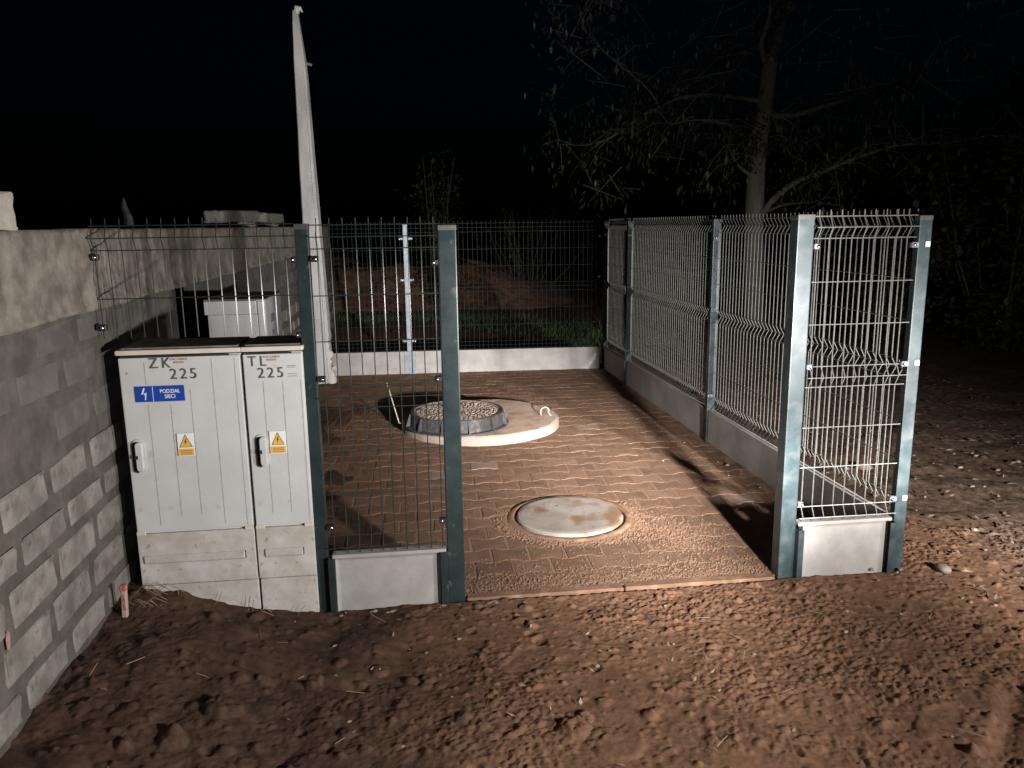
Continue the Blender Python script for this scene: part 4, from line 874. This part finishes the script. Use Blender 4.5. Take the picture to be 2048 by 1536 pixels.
    for k in range(170):                                    # outer crown twigs up to where the picture ends and past it
        q0 = Vector((rn.uniform(-3.4, 5.5), rn.uniform(-2, 2), rn.uniform(2.2, 6.0))); d = Vector((rn.gauss(0, 1), rn.gauss(0, .6), rn.gauss(-.1, .6))).normalized() * rn.uniform(.4, .9)
        tube(tw, [q0, q0 + d * .5, q0 + d], [0.010, 0.007, 0.003], 3); anchors += [tuple(q0 + d * .5), tuple(q0 + d), tuple(q0 + d * .8)]
    o = obj("twigs", tw, M_bark, r); o["kind"] = "stuff"
    o = obj("crown", leaves_mesh("crown", anchors, 8200, 0.15, 0.125, 0.17, 0.75, 3), M_leaf, r); o["kind"] = "stuff"
    return r
walnut()
def shrub(name, label, loc, rx, ry, h, n, L0, wr, m, seed, stems=7):
    r = bpy.data.objects.new(name, None); COL.objects.link(r); r.location = loc; tag(r, label, "shrub"); r.empty_display_size = .1
    rn = random.Random(seed); sb = BM(); anchors = []
    for k in range(stems):
        a = rn.uniform(0, 6.28); e = Vector((rx * math.cos(a) * rn.uniform(.2, .9), ry * math.sin(a) * rn.uniform(.2, .9), h * rn.uniform(.6, 1.0))); b0 = Vector((e.x * .15, e.y * .15, -0.1))
        mid = b0.lerp(e, .5) + Vector((rn.gauss(0, .08), rn.gauss(0, .08), 0)); tube(sb, [b0, mid, e], [0.022, 0.014, 0.005], 5)
        for t in range(9): anchors.append(tuple(b0.lerp(mid, .3 + t / 12) if t < 4 else mid.lerp(e, (t - 4) / 4)))
    for k in range(60):
        a = rn.uniform(0, 6.28); q = rn.random() ** .5; anchors.append((rx * q * math.cos(a), ry * q * math.sin(a), h * (0.12 + .8 * rn.random())))
    o = obj("stems", sb, M_stem, r); o["kind"] = "stuff"
    o = obj("foliage", leaves_mesh("foliage", anchors, n, 0.14, L0, wr, 0.2, seed), m, r); o["kind"] = "stuff"
shrub("shrub", "tall slender dark shrub beyond the back fence above the left gate post", (-1.45, 16.2, 0.1), 0.45, 0.4, 3.0, 1400, 0.12, 0.2, M_leaf_y, 5)
shrub("hedge_shrub", "big olive bush filling the dark right edge behind the corner post", (6.4, 10.2, 0), 1.3, 1.2, 2.9, 4200, 0.11, 0.3, M_leaf_y, 6, 14)
shrub("hedge_shrub", "olive bush low down behind the tree right of the corner post", (5.3, 11.0, 0), 0.8, 0.8, 1.6, 1800, 0.10, 0.3, M_leaf_y, 7, 10)
shrub("hedge_shrub", "tall olive bush at the upper right, farther back than the others", (9.2, 13.5, 0), 1.8, 1.4, 4.6, 4200, 0.12, 0.3, M_leaf_y, 8, 14)
shrub("shrub", "low dark shrub behind the far right corner of the yard", (2.7, 12.6, 0), 0.8, 0.6, 1.7, 1500, 0.10, 0.22, M_leaf, 9, 9)
shrub("shrub", "thin saplings behind the middle of the back fence", (0.4, 19.5, 0), 1.8, 0.7, 2.2, 1500, 0.09, 0.2, M_leaf, 10, 16)

# grass strip before the bank and tufts outside the far corner
def grass():
    V = []; F = []
    def blade(X, Y, z, h):
        k = len(V); a = rng.uniform(0, 6.28); w = .006; lx, ly = rng.normal(0, .35, 2) * h; V.extend([(X - w * math.cos(a), Y - w * math.sin(a), z), (X + w * math.cos(a), Y + w * math.sin(a), z), (X + lx, Y + ly, z + h)]); F.append((k, k + 1, k + 2))
    for _ in range(2600): blade(rng.uniform(-3.2, 0.0) + rng.normal(0, .3), rng.normal(15.0, .2), 0.0, rng.uniform(.04, .15))
    for _ in range(1300): blade(rng.normal(1.25, .45), rng.normal(12.0, .7), 0.0, rng.uniform(.04, .16))
    for _ in range(700): blade(rng.uniform(-1, 1.6), rng.normal(13.6, .5), 0.0, rng.uniform(.03, .10))
    o = obj("grass", tri_soup("grass", V, F), M_grass); tag(o, "strip of green grass in front of the earth bank", "grass", kind="stuff")
grass()
